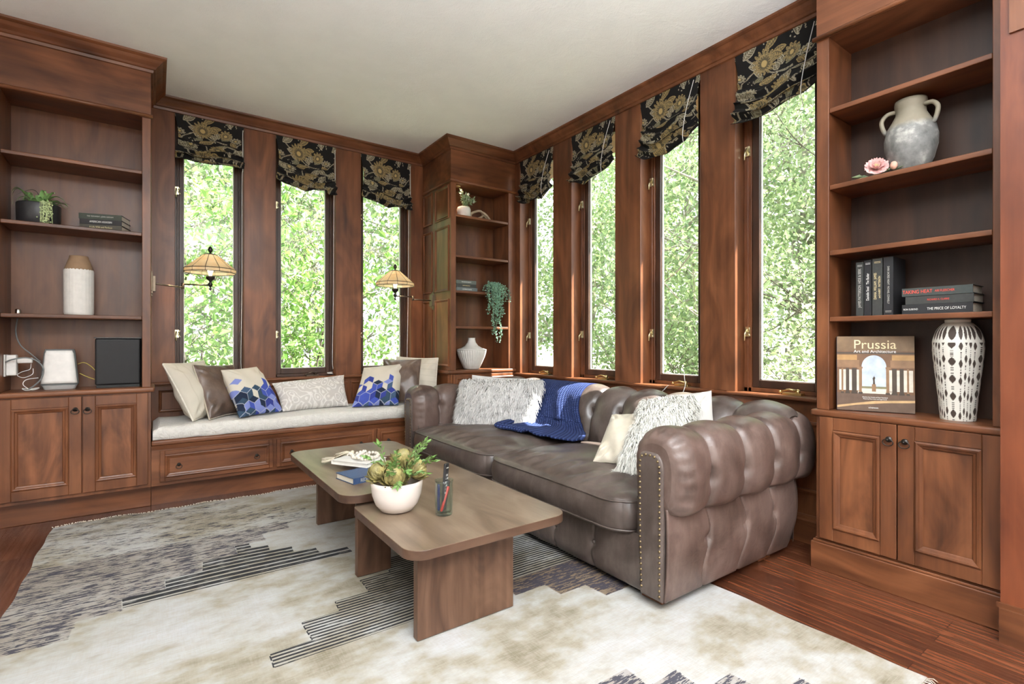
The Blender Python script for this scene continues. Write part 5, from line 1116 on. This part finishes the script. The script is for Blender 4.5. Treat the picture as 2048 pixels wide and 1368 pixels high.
# trailing plant
tm = plain('trailing_leaf', (.20, .36, .26), .6, ns=40, var=.4); px_, py_ = -.255, -.50; root = thing('trailing_plant', (px_, py_, BZ3), 'blue-green trailing plant hanging down from the corner bookcase shelf', 'plant')
MB().lathe([(.034, BZ3), (.040, BZ3 + .06), (.036, BZ3 + .062), (.0001, BZ3 + .055)], (px_, py_, 0), 20).build('pot', plain('small_dark_pot', (.08, .09, .08), .6), root)
rng = np.random.default_rng(19); st, lf = MB(), MB()
for k in range(44):
    a = rng.uniform(-PI, 0) if k % 3 else rng.uniform(0, PI); R = rng.uniform(.05, .125); drop = rng.choice([.0, .03, .06, .1, .22, .3, .42, .50], p=[.26, .2, .14, .12, .12, .08, .05, .03]); ex, ey = px_ + R * math.cos(a), py_ + R * math.sin(a) * .9
    if drop > .01 : ey = -.628 - rng.random() * .02; ex = px_ + .02 + rng.normal() * .035 - (.05 if drop < .3 and rng.random() < .3 else 0) + (.09 if drop < .12 and rng.random() < .3 else 0)
    p0 = Vector((px_, py_, BZ3 + .05)); pk = Vector(((px_ + ex) / 2, (py_ + ey) / 2, BZ3 + .11 + rng.random() * .05)); e1 = Vector((ex, ey, BZ3 + .035)); pts = [p0 * (1 - t) ** 2 + pk * 2 * t * (1 - t) + e1 * t * t for t in np.linspace(0, 1, 9)]
    if drop > .01:
        for i in range(int(drop / .02) + 1): pts.append(Vector((ex + .01 * math.sin(i * .6 + k), ey + .004 * math.sin(i), BZ3 + .035 - .02 * (i + 1))))
    st.tube(pts, .0013, 4)
    for p in pts[2:]:
        for q in range(4): small_leaf(lf, p + Vector(rng.normal(size=3)) * .006, Vector(rng.normal(size=3)) + Vector((0, -.4, 0)), .017, .006, rng)
st.build('stems', stemm, root); lf.build('leaves', tm, root)
# fluted vase
vx, vy, vz = -.445, -.478, .8665; root = thing('fluted_vase', (vx, vy, vz), 'cream fluted vase with a narrow neck on the corner bookcase counter', 'vase')
MB().lathe([(.070, vz), (.078, vz + .004), (.105, vz + .06), (.132, vz + .12), (.146, vz + .165), (.148, vz + .190)], (vx, vy, 0), 180, rfun=lambda a, z: 1 - .045 * (1 - abs(math.sin(a * 18)) ** .7) * min(1, (z - vz) / .02)).build('fluted_body', matte_white, root)
MB().lathe([(.150, vz + .188), (.148, vz + .194), (.105, vz + .208), (.065, vz + .232), (.042, vz + .265), (.034, vz + .300), (.037, vz + .309), (.030, vz + .309), (.028, vz + .29)], (vx, vy, 0), 60).build('shoulder', matte_white, root)
# ---- right bookcase
# two-handled jug
jx, jy, jz = -.165, -3.975, 1.9165; root = thing('two_handled_jug', (jx, jy, jz), 'grey weathered stoneware jug with two small handles on the right bookcase', 'jug')
m, nt, b = mat('weathered_stoneware'); v = coords(nt); n1 = noise(nt, v, 9, 5, .6, .5); n2 = noise(nt, v, 28, 4, .6); sx_ = nd(nt, 'ShaderNodeSeparateXYZ'); lk(nt, v, sx_.inputs[0])
body = ramp(nt, math_(nt, 'MULTIPLY_ADD', n1, .6, math_(nt, 'MULTIPLY', n2, .4)), [(.35, (.10, .10, .095)), (.52, (.20, .20, .19)), (.62, (.40, .39, .36))]); neck_ = mixc(nt, n2, (.20, .17, .12), (.27, .24, .18))
f = nd(nt, 'ShaderNodeMapRange', inp={1: .225, 2: .255, 3: 0, 4: 1}); lk(nt, math_(nt, 'MULTIPLY_ADD', n1, .05, sx_.outputs[2]), f.inputs[0]); lk(nt, mixc(nt, f.outputs[0], body, neck_), b.inputs['Base Color']); b.inputs['Roughness'].default_value = .65; bump(nt, b, n2, .3, .004); stone = m
def lo(mb, nm, m, parent, c, **k):
    o = mb.build(nm, m, parent, **k); o.data.transform(Matrix.Translation(-Vector(parent.location))); o.location = (0, 0, 0); return o
lo(MB().lathe([(.052, jz), (.062, jz + .006), (.085, jz + .06), (.099, jz + .12), (.101, jz + .165), (.092, jz + .21), (.070, jz + .25), (.058, jz + .275), (.056, jz + .30), (.061, jz + .308), (.062, jz + .325), (.060, jz + .338), (.052, jz + .338), (.050, jz + .30)], (jx, jy, 0), 56), 'body', stone, root, None)
for sg in (1, -1):
    u = Vector((-.25, sg, 0)).normalized() if sg > 0 else Vector((-.25, -1, 0)).normalized(); q = [(.056, .300), (.088, .296), (.108, .272), (.108, .245), (.098, .215), (.090, .205)]
    lo(MB().tube([tuple(Vector((jx, jy, jz + z)) + u * r) for r, z in smooth_poly(q, 22)], .0095, 10), 'handle', stone, root, None)
# pink flower
fx, fy, fz = -.235, -3.862, 1.9165; root = thing('pink_flower', (fx, fy, fz), 'pink faux rose with a bud lying beside the grey jug on the right bookcase', 'flower')
pet, lf = MB(), MB(); rng = np.random.default_rng(4); ax = Vector((-.75, -.35, .45)).normalized(); M = ax.to_track_quat('Z', 'Y').to_matrix(); C0 = Vector((fx, fy, fz + .045))
for ring, (n, R, tilt) in enumerate(((8, .050, .35), (7, .040, .75), (6, .028, 1.05))):
    for k in range(n):
        a = 2 * PI * (k + ring * .4) / n + rng.normal() * .1; g = 7; vs = []
        for i in range(g):
            t = i / (g - 1); rr = R * t; hh = math.sin(tilt) * R * (t ** 1.5) - (.008 * t * t if ring == 0 else 0)
            for j in range(g):
                w = (j / (g - 1) - .5) * 2; wd = R * .52 * math.sin(min(1, t * 1.15 + .12) * PI * .62); r2 = rr * math.cos(tilt) * (1 - .08 * w * w) + .002 * math.sin(w * 9 + k); vs.append(C0 + M @ Vector((math.cos(a) * r2 - math.sin(a) * w * wd, math.sin(a) * r2 + math.cos(a) * w * wd, hh + .006 * w * w + .003 * math.sin(w * 7 + k) * t)))
        pet.add(vs, [(i * g + j, i * g + j + 1, (i + 1) * g + j + 1, (i + 1) * g + j) for i in range(g - 1) for j in range(g - 1)], True)
pet.build('petals', plain('pink_petal', (.72, .42, .40), .6, ns=40, var=.12), root); cn = MB()
for k in range(26): cn.ball(C0 + M @ Vector((rng.normal() * .006, rng.normal() * .006, .014 + rng.random() * .006)), .0022, 6)
o = cn.build('stamens', gold_ink, root); o['kind'] = 'stuff'
MB().ball((fx - .01, fy - .072, fz + .035), .015, 10, 1.3).build('bud', plain('peach_bud', (.62, .34, .26), .6), root)
for p, d in (((fx, fy + .03, fz + .012), (-.2, 1, .05)), ((fx - .02, fy + .045, fz + .012), (-.5, .8, .1)), ((fx, fy - .07, fz + .015), (-.3, -1, .1)), ((fx - .01, fy - .05, fz + .012), (-.8, -.3, .05))): small_leaf(lf, p, d, .05, .012, rng)
lf.tube([(fx, fy + .05, fz + .006), (fx + .01, fy - .02, fz + .02), (fx - .008, fy - .07, fz + .028)], .003, 6); lf.build('leaves', sage, root)
# upright books, spines to -x (rotate the book frame by -90 degrees)
SB = 1.2625; rz_ = -PI / 2
UB = [(-3.790, .032, .262, 'black upright book with tall narrow lettering, leftmost of four on the right bookcase', 'JAMES PATTERSON  HIDE & SEEK', .0175, grey_ink, darkgrey_bk), (-3.824, .030, .268, 'black upright book second from the left of four on the right bookcase', 'Danielle Steel   The Butler', .0165, white_ink, black_bk), (-3.863, .041, .270, 'dark grey upright book, third from the left of four on the right bookcase', 'DIANA, WILLIAM,  JAMES', .0155, gold_ink, darkgrey_bk), (-3.907, .038, .272, 'black upright book nearest the lying stack of three on the right bookcase', 'DARK SACRED NIGHT  MICHAEL CONNELLY', .0118, grey_ink, black_bk)]
for i, (y, T_, L_, lab, ti, ts, ik, cv) in enumerate(UB):
    t2 = ('and HARRY   PATTERSON', .0125, L_ * .5, gold_ink) if i == 2 else None
    r_ = book(lab, (-.225, y, SB), L_, T_, .155, cv, rz_, True, 'upright books on the right bookcase', ti, ik, ts, t2, tdir=1 if i < 3 else -1)
    if i == 2:
        for o in kids(r_):
            if o.name.startswith('lettering'): o.location.x += (-.008 if o.data.vertices and abs(o.dimensions.x) > 0 and o is [q for q in kids(r_) if q.name.startswith('lettering')][0] else .009)
    for k, dz in enumerate((.015, .020)): 
        me = MB().box(-T_ * .32, T_ * .32, -.0018, -.001, (L_ - dz if i < 3 else dz), (L_ - dz + .0015 if i < 3 else dz + .0015)); o = me.build('publisher_mark', ik, None); o.parent = r_
ST = SB + .0005
book('dark green book with red lettering, topmost of the stack on the right bookcase', (-.235, -4.085, ST + .081), .245, .036, .16, bookcloth((.035, .045, .042)), rz_, False, 'lying books on the right bookcase', 'TAKING HEAT', red_ink, .0225, ('ARI FLEISCHER', .014, .030, red_ink))
book('dark grey book with small red lettering, middle of the stack on the right bookcase', (-.232, -4.092, ST + .044), .235, .036, .16, darkgrey_bk, rz_, False, 'lying books on the right bookcase', 'RICHARD A. CLARKE', red_ink, .011)
book('black book with white lettering at the bottom of the stack on the right bookcase', (-.235, -4.085, ST), .245, .043, .16, black_bk, rz_, False, 'lying books on the right bookcase', 'THE PRICE OF LOYALTY', white_ink, .0165, ('RON SUSKIND', .011, -.09, white_ink))
for r_ in [o for o in bpy.data.objects if o.type == 'EMPTY' and 'TAKING' not in o.name and o.name.startswith('book')]:
    ls = [c for c in kids(r_) if c.name.startswith('lettering')]
    if len(ls) == 2 and abs(ls[0].location.z - ls[1].location.z) < .003 and abs(ls[1].location.x) > .01:
        ls[0].location.x += -.066 if ls[1].location.x > 0 else .035
# standing art book, spine towards the window
PZ_ = .8005; root = thing('art_book', (-.262, -3.705, PZ_), 'large art book titled Prussia standing face-out on the right bookcase counter', 'book'); root.rotation_euler = (-.07, 0, math.radians(-66)); root.location.z += .0035
# local: x = along the cover from the spine, y = into the shelf (thickness), z up
Wc, Tc, Hc = .305, .038, .362
def lbox(nm, m, x0, x1, y0, y1, z0, z1, par=None, bev=0):
    o = MB().box(x0, x1, y0, y1, z0, z1).build(nm, m, None, bevel=bev, bseg=1); o.parent = par or root; return o
cov = lbox('cover', bookcloth((.02, .03, .06)), 0, Wc, 0, .004, 0, Hc); lbox('cover', bookcloth((.02, .03, .06)), 0, Wc, Tc - .004, Tc, 0, Hc); lbox('spine', bookcloth((.015, .025, .055)), -.001, .004, 0, Tc, 0, Hc); lbox('pages', paper, .006, Wc - .006, .004, Tc - .004, .003, Hc - .004)
def pcol(c): return plain('print', c, .35, ns=25, var=.18)
pi_ = {'bg': pcol((.13, .065, .03)), 'top': pcol((.16, .095, .045)), 'beam': pcol((.34, .19, .07)), 'sky': pcol((.42, .48, .56)), 'dark': pcol((.045, .03, .02)), 'brown': pcol((.20, .11, .055)), 'light': pcol((.55, .50, .42)), 'floor': pcol((.10, .06, .04)), 'sand': pcol((.42, .27, .13)), 'tree': pcol((.16, .15, .08))}
pic = thing('cover_picture', (0, 0, 0), None, None); pic.parent = root
def pr(m, x0, x1, z0, z1, k=1):
    pass
PB = {}
def prect(key, x0, x1, z0, z1, lay=1):
    mb = PB.setdefault((key, lay, len(PB)), MB()); y = -.0003 * lay; mb.add([(x0 * Wc, y, z0 * Hc), (x1 * Wc, y, z0 * Hc), (x1 * Wc, y, z1 * Hc), (x0 * Wc, y, z1 * Hc)], [(0, 1, 2, 3)])
def ppoly(key, pts, lay):
    mb = PB.setdefault((key, lay, len(PB)), MB()); mb.add([(x * Wc, -.0003 * lay, z * Hc) for x, z in pts], [tuple(range(len(pts)))])
prect('bg', 0, 1, 0, 1, 1); prect('top', 0, 1, .80, 1, 2); prect('dark', 0, 1, .765, .785, 2); prect('beam', 0, .27, .68, .75, 2); prect('beam', .72, 1, .68, .75, 2); prect('brown', 0, .3, .58, .68, 2); prect('brown', .7, 1, .58, .68, 2)
prect('light', .03, .32, .27, .55, 2); prect('light', .66, .98, .27, .55, 2); prect('floor', 0, 1, 0, .235, 2); prect('light', .28, .72, .235, .262, 3)
ppoly('sky', [(.33, .30), (.65, .30)] + [(.49 + .16 * math.cos(a), .59 + .155 * math.sin(a)) for a in np.linspace(0, PI, 22)], 3); prect('tree', .33, .65, .30, .33, 4); prect('light', .33, .65, .262, .30, 4)
for x0, x1 in ((.06, .085), (.12, .165), (.20, .265), (.295, .335), (.645, .685), (.72, .78), (.815, .865), (.905, .93)): prect('dark' if (x1 - x0) > .045 else 'brown', x0, x1, .235, .57, 4); prect('dark', x0 - .008, x1 + .008, .225, .25, 5)
prect('brown', .275, .345, .565, .59, 5); prect('brown', .64, .71, .565, .59, 5)
prect('brown', .462, .515, .262, .36, 5); ppoly('dark', [(.475, .36), (.505, .36), (.50, .42), (.508, .45), (.497, .455), (.492, .475), (.485, .455), (.472, .44), (.478, .40)], 6)
ppoly('sand', [(0, .03), (.25, .075), (.62, .115), (1, .135), (1, .165), (.5, .14), (.15, .085), (0, .06)], 3)
for (key, lay, _), mb in PB.items():
    me = bpy.data.meshes.new('print_' + key); me.from_pydata(mb.v, [], mb.f); me.materials.append(pi_[key]); o = bpy.data.objects.new('printed_' + {'bg': 'ground', 'top': 'ceiling', 'sky': 'sky'}.get(key, 'shapes'), me); COL.objects.link(o); o.parent = pic; 
cream_ink = ink('cream_ink', (.72, .62, .38))
text('Prussia', .062, (Wc * .5, -.003, Hc * .885), (PI / 2, 0, 0), cream_ink, root, sx=.98); text('Art and Architecture', .0195, (Wc * .5, -.003, Hc * .795), (PI / 2, 0, 0), white_ink, root, sx=1.0)
text('Edited by Gert Streidt and Peter Feierabend', .0075, (Wc * .5, -.003, Hc * .185), (PI / 2, 0, 0), white_ink, root); text('Photos by Klaus Frahm and Hagen Immel', .0075, (Wc * .5, -.003, Hc * .162), (PI / 2, 0, 0), white_ink, root); text('KÖNEMANN', .009, (Wc * .48, -.003, Hc * .045), (PI / 2, 0, 0), white_ink, root)
o = text('Prussia', .026, (-.0018, Tc * .5, Hc * .62), (0, 0, 0), ink('slate_ink', (.18, .22, .26)), root); o.rotation_euler = (Matrix.Rotation(-PI / 2, 3, 'Z') @ Matrix.Rotation(PI / 2, 3, 'Y') @ Matrix.Rotation(PI / 2, 3, 'X')).to_euler(); o.rotation_euler = (Matrix.Rotation(-PI / 2, 3, 'Z') @ Matrix.Rotation(PI / 2, 3, 'X') @ Matrix.Rotation(-PI / 2, 3, 'Z')).to_euler()
# dashed vase
vx, vy, vz = -.165, -4.142, .8005; root = thing('patterned_vase', (vx, vy, vz), 'tall white vase with rows of dark pointed ovals and dashes on the right bookcase', 'vase')
pf = smooth_poly([(.052, 0), (.060, .004), (.066, .08), (.076, .18), (.0855, .28), (.087, .335), (.076, .385), (.052, .416), (.044, .421), (.044, .433), (.041, .435)], 230); nu = 420; A = np.linspace(0, 2 * PI, nu, endpoint=False); R_, Z_ = pf[:, 0][:, None], pf[:, 1][:, None]; P = np.stack([vx + R_ * np.cos(A), vy + R_ * np.sin(A), vz + Z_ + 0 * A[None]], -1)
C = np.ones((len(pf), nu, 3)) * np.array((.64, .62, .56)); NC = 25; cw = 2 * PI / NC; off = ((A + .1 * np.sin(A * 5)) % cw) / cw - .5; wd = np.abs(off)[None] * cw * .075; zz = Z_ + .012 * np.sin(np.floor((A + .1 * np.sin(A * 5)) / cw) * 2.1)[None]
per = .0745; t = (((zz - .012) / per) % 1); ov = (t < .52) & (Z_ < .335) & (Z_ > .008); tt = t / .52; hw = .0058 * np.sin(np.clip(tt, 0, 1) * PI) ** 1.25 + .0004; C[ov & (wd < hw)] = (.05, .035, .028)
ds = (t >= .56) & (t < .97) & (Z_ < .335); dd = ((t - .56) / .41 * 4) % 1; C[ds & (dd < .5) & (wd < .0024)] = (.05, .035, .028)
tp = (Z_ >= .345) & (Z_ < .408); tt = (Z_ - .345) / .063; hw = .0070 * np.sin(np.clip(tt, 0, 1) * PI) ** .8; C[(tp & (wd < hw))] = (.05, .035, .028)
grid_obj('body', P, attr_mat('painted_ceramic', .6, 80, .05), root, wu=True, col=C, flip=False)
MB().lathe([(.0001, vz + .0002), (.052, vz + .0002), (.052, vz + .001)], (vx, vy, 0), 30).lathe([(.0415, vz + .4345), (.038, vz + .425), (.036, vz + .38)], (vx, vy, 0), 30).build('rim', plain('vase_white', (.64, .62, .56), .6), root)

# ------------------------------------------------------------------ on the coffee table
tz, tf = .3865, .4405
bx_, by_ = -2.138, -2.674; root = thing('artichoke_bowl', (bx_, by_, tz), 'round white bowl planted with faux green artichokes and leafy sprigs on the coffee table', 'potted plant')
MB().lathe([(.0001, tz + .0005), (.052, tz + .0005), (.070, tz + .006), (.094, tz + .035), (.108, tz + .075), (.113, tz + .115), (.114, tz + .135), (.110, tz + .137), (.107, tz + .120), (.10, tz + .10), (.0001, tz + .098)], (bx_, by_, 0), 64).build('bowl', plain('white_bowl', (.70, .63, .58), .22, ns=3, var=.02), root)
art = plain('artichoke_green', (.27, .23, .085), .55, ns=26, var=.5)
def artichoke(c, R, ax, seed, open_=1.0):
    rng = np.random.default_rng(seed); M = Vector(ax).normalized().to_track_quat('Z', 'Y').to_matrix(); mb = MB(); c = Vector(c)
    rows = 7
    for r in range(rows):
        n = 9 - (r > 3) - (r > 5) * 3; base = r / rows
        for k in range(n):
            a = 2 * PI * (k + .5 * (r % 2)) / n + rng.normal() * .05; th0 = .25 + base * 1.35; L = 1.15 - .3 * base; g = 6; vs = []
            for i in range(g):
                t = i / (g - 1); lat = -PI / 2 + th0 + t * L; rr = R * (1.0 - .035 * r) * (1 + (.16 * open_ * t * t if r < 3 else .04 * t)); hgt = math.sin(lat) * rr * 1.02; rad = max(.002, math.cos(lat) * rr) + (.012 * open_ * t if r < 2 else 0)
                for j in range(5):
                    w = (j - 2) / 2; wd = R * .40 * (1 - .45 * base) * math.sin(min(1, .25 + (1 - t) * .9) * PI * .5) * (1 - .75 * t ** 3); p = Vector((math.cos(a) * (rad - .10 * abs(w) ** 2 * rad) - math.sin(a) * w * wd, math.sin(a) * (rad - .10 * abs(w) ** 2 * rad) + math.cos(a) * w * wd, hgt)); vs.append(c + M @ p)
            mb.add(vs, [(i * 5 + j, i * 5 + j + 1, (i + 1) * 5 + j + 1, (i + 1) * 5 + j) for i in range(g - 1) for j in range(4)], True)
    mb.ball(c, R * .72, 12); return mb.build('artichoke', art, root)
artichoke((bx_ - .035, by_ - .055, tz + .178), .056, (-.25, -.55, 1), 1); artichoke((bx_ - .088, by_ + .015, tz + .185), .046, (-.8, -.2, 1), 2); artichoke((bx_ + .045, by_ + .035, tz + .232), .046, (.0, -.2, 1), 3); artichoke((bx_ + .078, by_ - .045, tz + .190), .050, (.7, -.4, 1), 4); artichoke((bx_ + .0, by_ + .085, tz + .175), .045, (0, .8, 1), 5); artichoke((bx_ + .105, by_ + .03, tz + .175), .040, (.9, .2, .8), 6)
rng = np.random.default_rng(33); lf, st = MB(), MB(); sprig = plain('sprig_leaf', (.13, .24, .06), .5, ns=50, var=.35)
for k in range(21):
    a = rng.uniform(0, 2 * PI); R = rng.uniform(.07, .17); up = rng.uniform(.02, .13) if k < 15 else rng.uniform(.15, .205); p0 = Vector((bx_ + .05 * math.cos(a), by_ + .05 * math.sin(a), tz + .13)); e = Vector((bx_ + R * math.cos(a), by_ + R * math.sin(a), tz + .12 + up)); md = (p0 + e) / 2 + Vector((0, 0, .04)); pts = [p0 * (1 - t) ** 2 + md * 2 * t * (1 - t) + e * t * t for t in np.linspace(0, 1, 9)]
    st.tube(pts, .0014, 5)
    for i, p in enumerate(pts[3:]):
        d = (pts[min(8, i + 4)] - pts[i + 2]).normalized(); sd = d.cross(Vector((0, 0, 1)) + Vector(rng.normal(size=3)) * .3)
        if sd.length < .01: continue
        sd.normalize()
        for sg in (1, -1): small_leaf(lf, p, d * .8 + sd * sg * .9, rng.uniform(.022, .034), .0065, rng)
    small_leaf(lf, pts[-1], pts[-1] - pts[-2], .035, .007, rng)
st.build('stems', stemm, root); lf.build('leaves', sprig, root)
# glass with remote and pens
cg, nt, b = mat('clear_tumbler'); nt.nodes.remove(b); tr = nd(nt, 'ShaderNodeBsdfTransparent', inp={0: (.86, .93, .92, 1)}); gl = nd(nt, 'ShaderNodeBsdfGlossy', inp={'Roughness': .03}); lw = nd(nt, 'ShaderNodeLayerWeight', inp={0: .5}); mx = nd(nt, 'ShaderNodeMixShader'); lk(nt, math_(nt, 'MULTIPLY_ADD', math_(nt, 'POWER', lw.outputs['Facing'], 2.5), .7, .06), mx.inputs[0]); lk(nt, tr.outputs[0], mx.inputs[1]); lk(nt, gl.outputs[0], mx.inputs[2]); lk(nt, mx.outputs[0], nt.nodes['Material Output'].inputs[0])
gx, gy = -1.992, -2.845; root = thing('glass_tumbler', (gx, gy, tz), 'clear glass tumbler holding a remote control and pens on the coffee table', 'glass')
MB().lathe([(.0001, tz + .0005), (.034, tz + .0005), (.037, tz + .004), (.0395, tz + .05), (.040, tz + .11), (.0385, tz + .138), (.0405, tz + .150), (.0375, tz + .151), (.0358, tz + .138), (.0372, tz + .10), (.0365, tz + .03), (.032, tz + .014), (.0001, tz + .012)], (gx, gy, 0), 48, rfun=lambda a, z: 1 + .012 * math.cos(a * 6)).build('tumbler', cg, root)
rmt = plain('remote_black', (.02, .02, .022), .4); root = thing('remote_control', (gx, gy + .004, tz + .016), 'black remote control standing in the glass tumbler', 'remote control'); root.rotation_euler = (.05, .04, .62)
def rb(nm, m, x0, x1, y0, y1, z0, z1, bev): o = MB().box(x0, x1, y0, y1, z0, z1).build(nm, m, None, bevel=bev, bseg=2); o.parent = root; return o
rb('body', rmt, -.017, .017, -.006, .006, 0, .205, .004)
for i in range(6):
    for j in range(3): rb('button', grey_plastic if (i + j) % 3 else white_plastic, -.0115 + j * .0085, -.0060 + j * .0085, -.0072, -.006, .075 + i * .015, .083 + i * .015, 0)
rb('display_mark', grey_ink, -.010, .010, -.0066, -.0061, .183, .188, 0)
for i, (lab, c, a, t, L) in enumerate((('red pen leaning in the glass tumbler', (.55, .04, .03), (-.02, -.012), (.022, .0), .118), ('dark blue pen standing on the left side of the glass tumbler', (.02, .03, .12), (-.023, .006), (-.026, .0), .135), ('black marker standing on the right side of the glass tumbler', (.015, .015, .015), (.012, .018), (.026, .004), .142))):
    p0 = Vector((gx + a[0], gy + a[1], tz + .018)); p1 = Vector((gx + t[0], gy + t[1], tz + L)); d = (p1 - p0)
    o = MB().tube([p0, p0 + d * .06, p0 + d * .97, p1], [.003, .0062, .0062, .004], 10).build('pen', plain('pen_plastic', c, .35)); tag(o, lab, 'pen'); local_origin(o, p0)
# books and bead garland on the upper top
navy_bk = bookcloth((.03, .06, .14)); bkz = tf
r1 = book('blue hardback book with pale lettering lying under the white box on the coffee table', (-2.115, -2.335, bkz), .24, .030, .17, navy_bk, math.radians(12), False, None, 'REDIFF', grey_ink, .024)
for o in kids(r1):
    if o.name.startswith('lettering'): o.location.x -= .055
root = thing('white_book', (-2.10, -2.05, bkz + .0305), 'slim white book lying on the blue book, under the bead garland', 'book'); root.rotation_euler = (0, 0, math.radians(-58))
wp = MB(); wp.box(-.12, .12, -.085, .085, 0, .0025).box(-.12, .12, -.085, .085, .0195, .022).box(-.12, -.118, -.085, .085, 0, .022); o = wp.build('cover', white_plastic, None); o.parent = root
o = MB().box(-.117, .116, -.081, .081, .0025, .0195).build('pages', plain('white_pages', (.66, .64, .58), .9), None); o.parent = root
bead = plain('whitewashed_bead', (.62, .57, .49), .7, ns=30, var=.15); tas = plain('cream_yarn', (.60, .54, .42), .95, ns=60, var=.15)
root = thing('bead_garland', (-2.08, -2.03, bkz + .053), 'whitewashed wooden bead garland with cream tassels draped over the white book', 'garland')
pts = smooth_poly([(-2.135, -1.90, bkz + .012), (-2.125, -1.955, bkz + .064), (-2.12, -2.0, bkz + .063), (-2.13, -2.06, bkz + .063), (-2.09, -2.09, bkz + .063), (-2.05, -2.06, bkz + .063), (-2.06, -2.01, bkz + .063), (-2.02, -1.985, bkz + .063), (-1.99, -2.02, bkz + .063), (-2.0, -2.07, bkz + .063), (-2.03, -2.11, bkz + .063), (-2.09, -2.13, bkz + .063), (-2.13, -2.11, bkz + .075), (-2.09, -2.05, bkz + .078), (-2.05, -2.0, bkz + .078), (-2.09, -1.965, bkz + .064)], 400); last = None; nb = 0
for p in pts:
    if last is None or np.linalg.norm(p - last) >= .0185:
        MB().ball(tuple(p), .0095, 10).build('bead', bead, root); last = p; nb += 1
rng = np.random.default_rng(2)
for c0, dr in (((-2.145, -1.875, bkz + .018), (-1.0, .32, -.06)), ((-2.10, -1.93, bkz + .065), (-.75, .65, -.30))):
    mb = MB(); c0 = Vector(c0); d = Vector(dr).normalized(); mb.ball(c0, .012, 10)
    for k in range(46):
        r = Vector(rng.normal(size=3)) * .32; e = c0 + (d + r * .35).normalized() * rng.uniform(.085, .11); e.z = max(e.z, bkz + .006 + rng.random() * .010) if c0.z < bkz + .03 else max(e.z, bkz + .010 + rng.random() * .008); m1 = c0 * .6 + e * .4 + Vector((0, 0, .008)); mb.tube([c0, m1, e], [.003, .0026, .0018], 4)
    o = mb.build('tassel', tas, root)
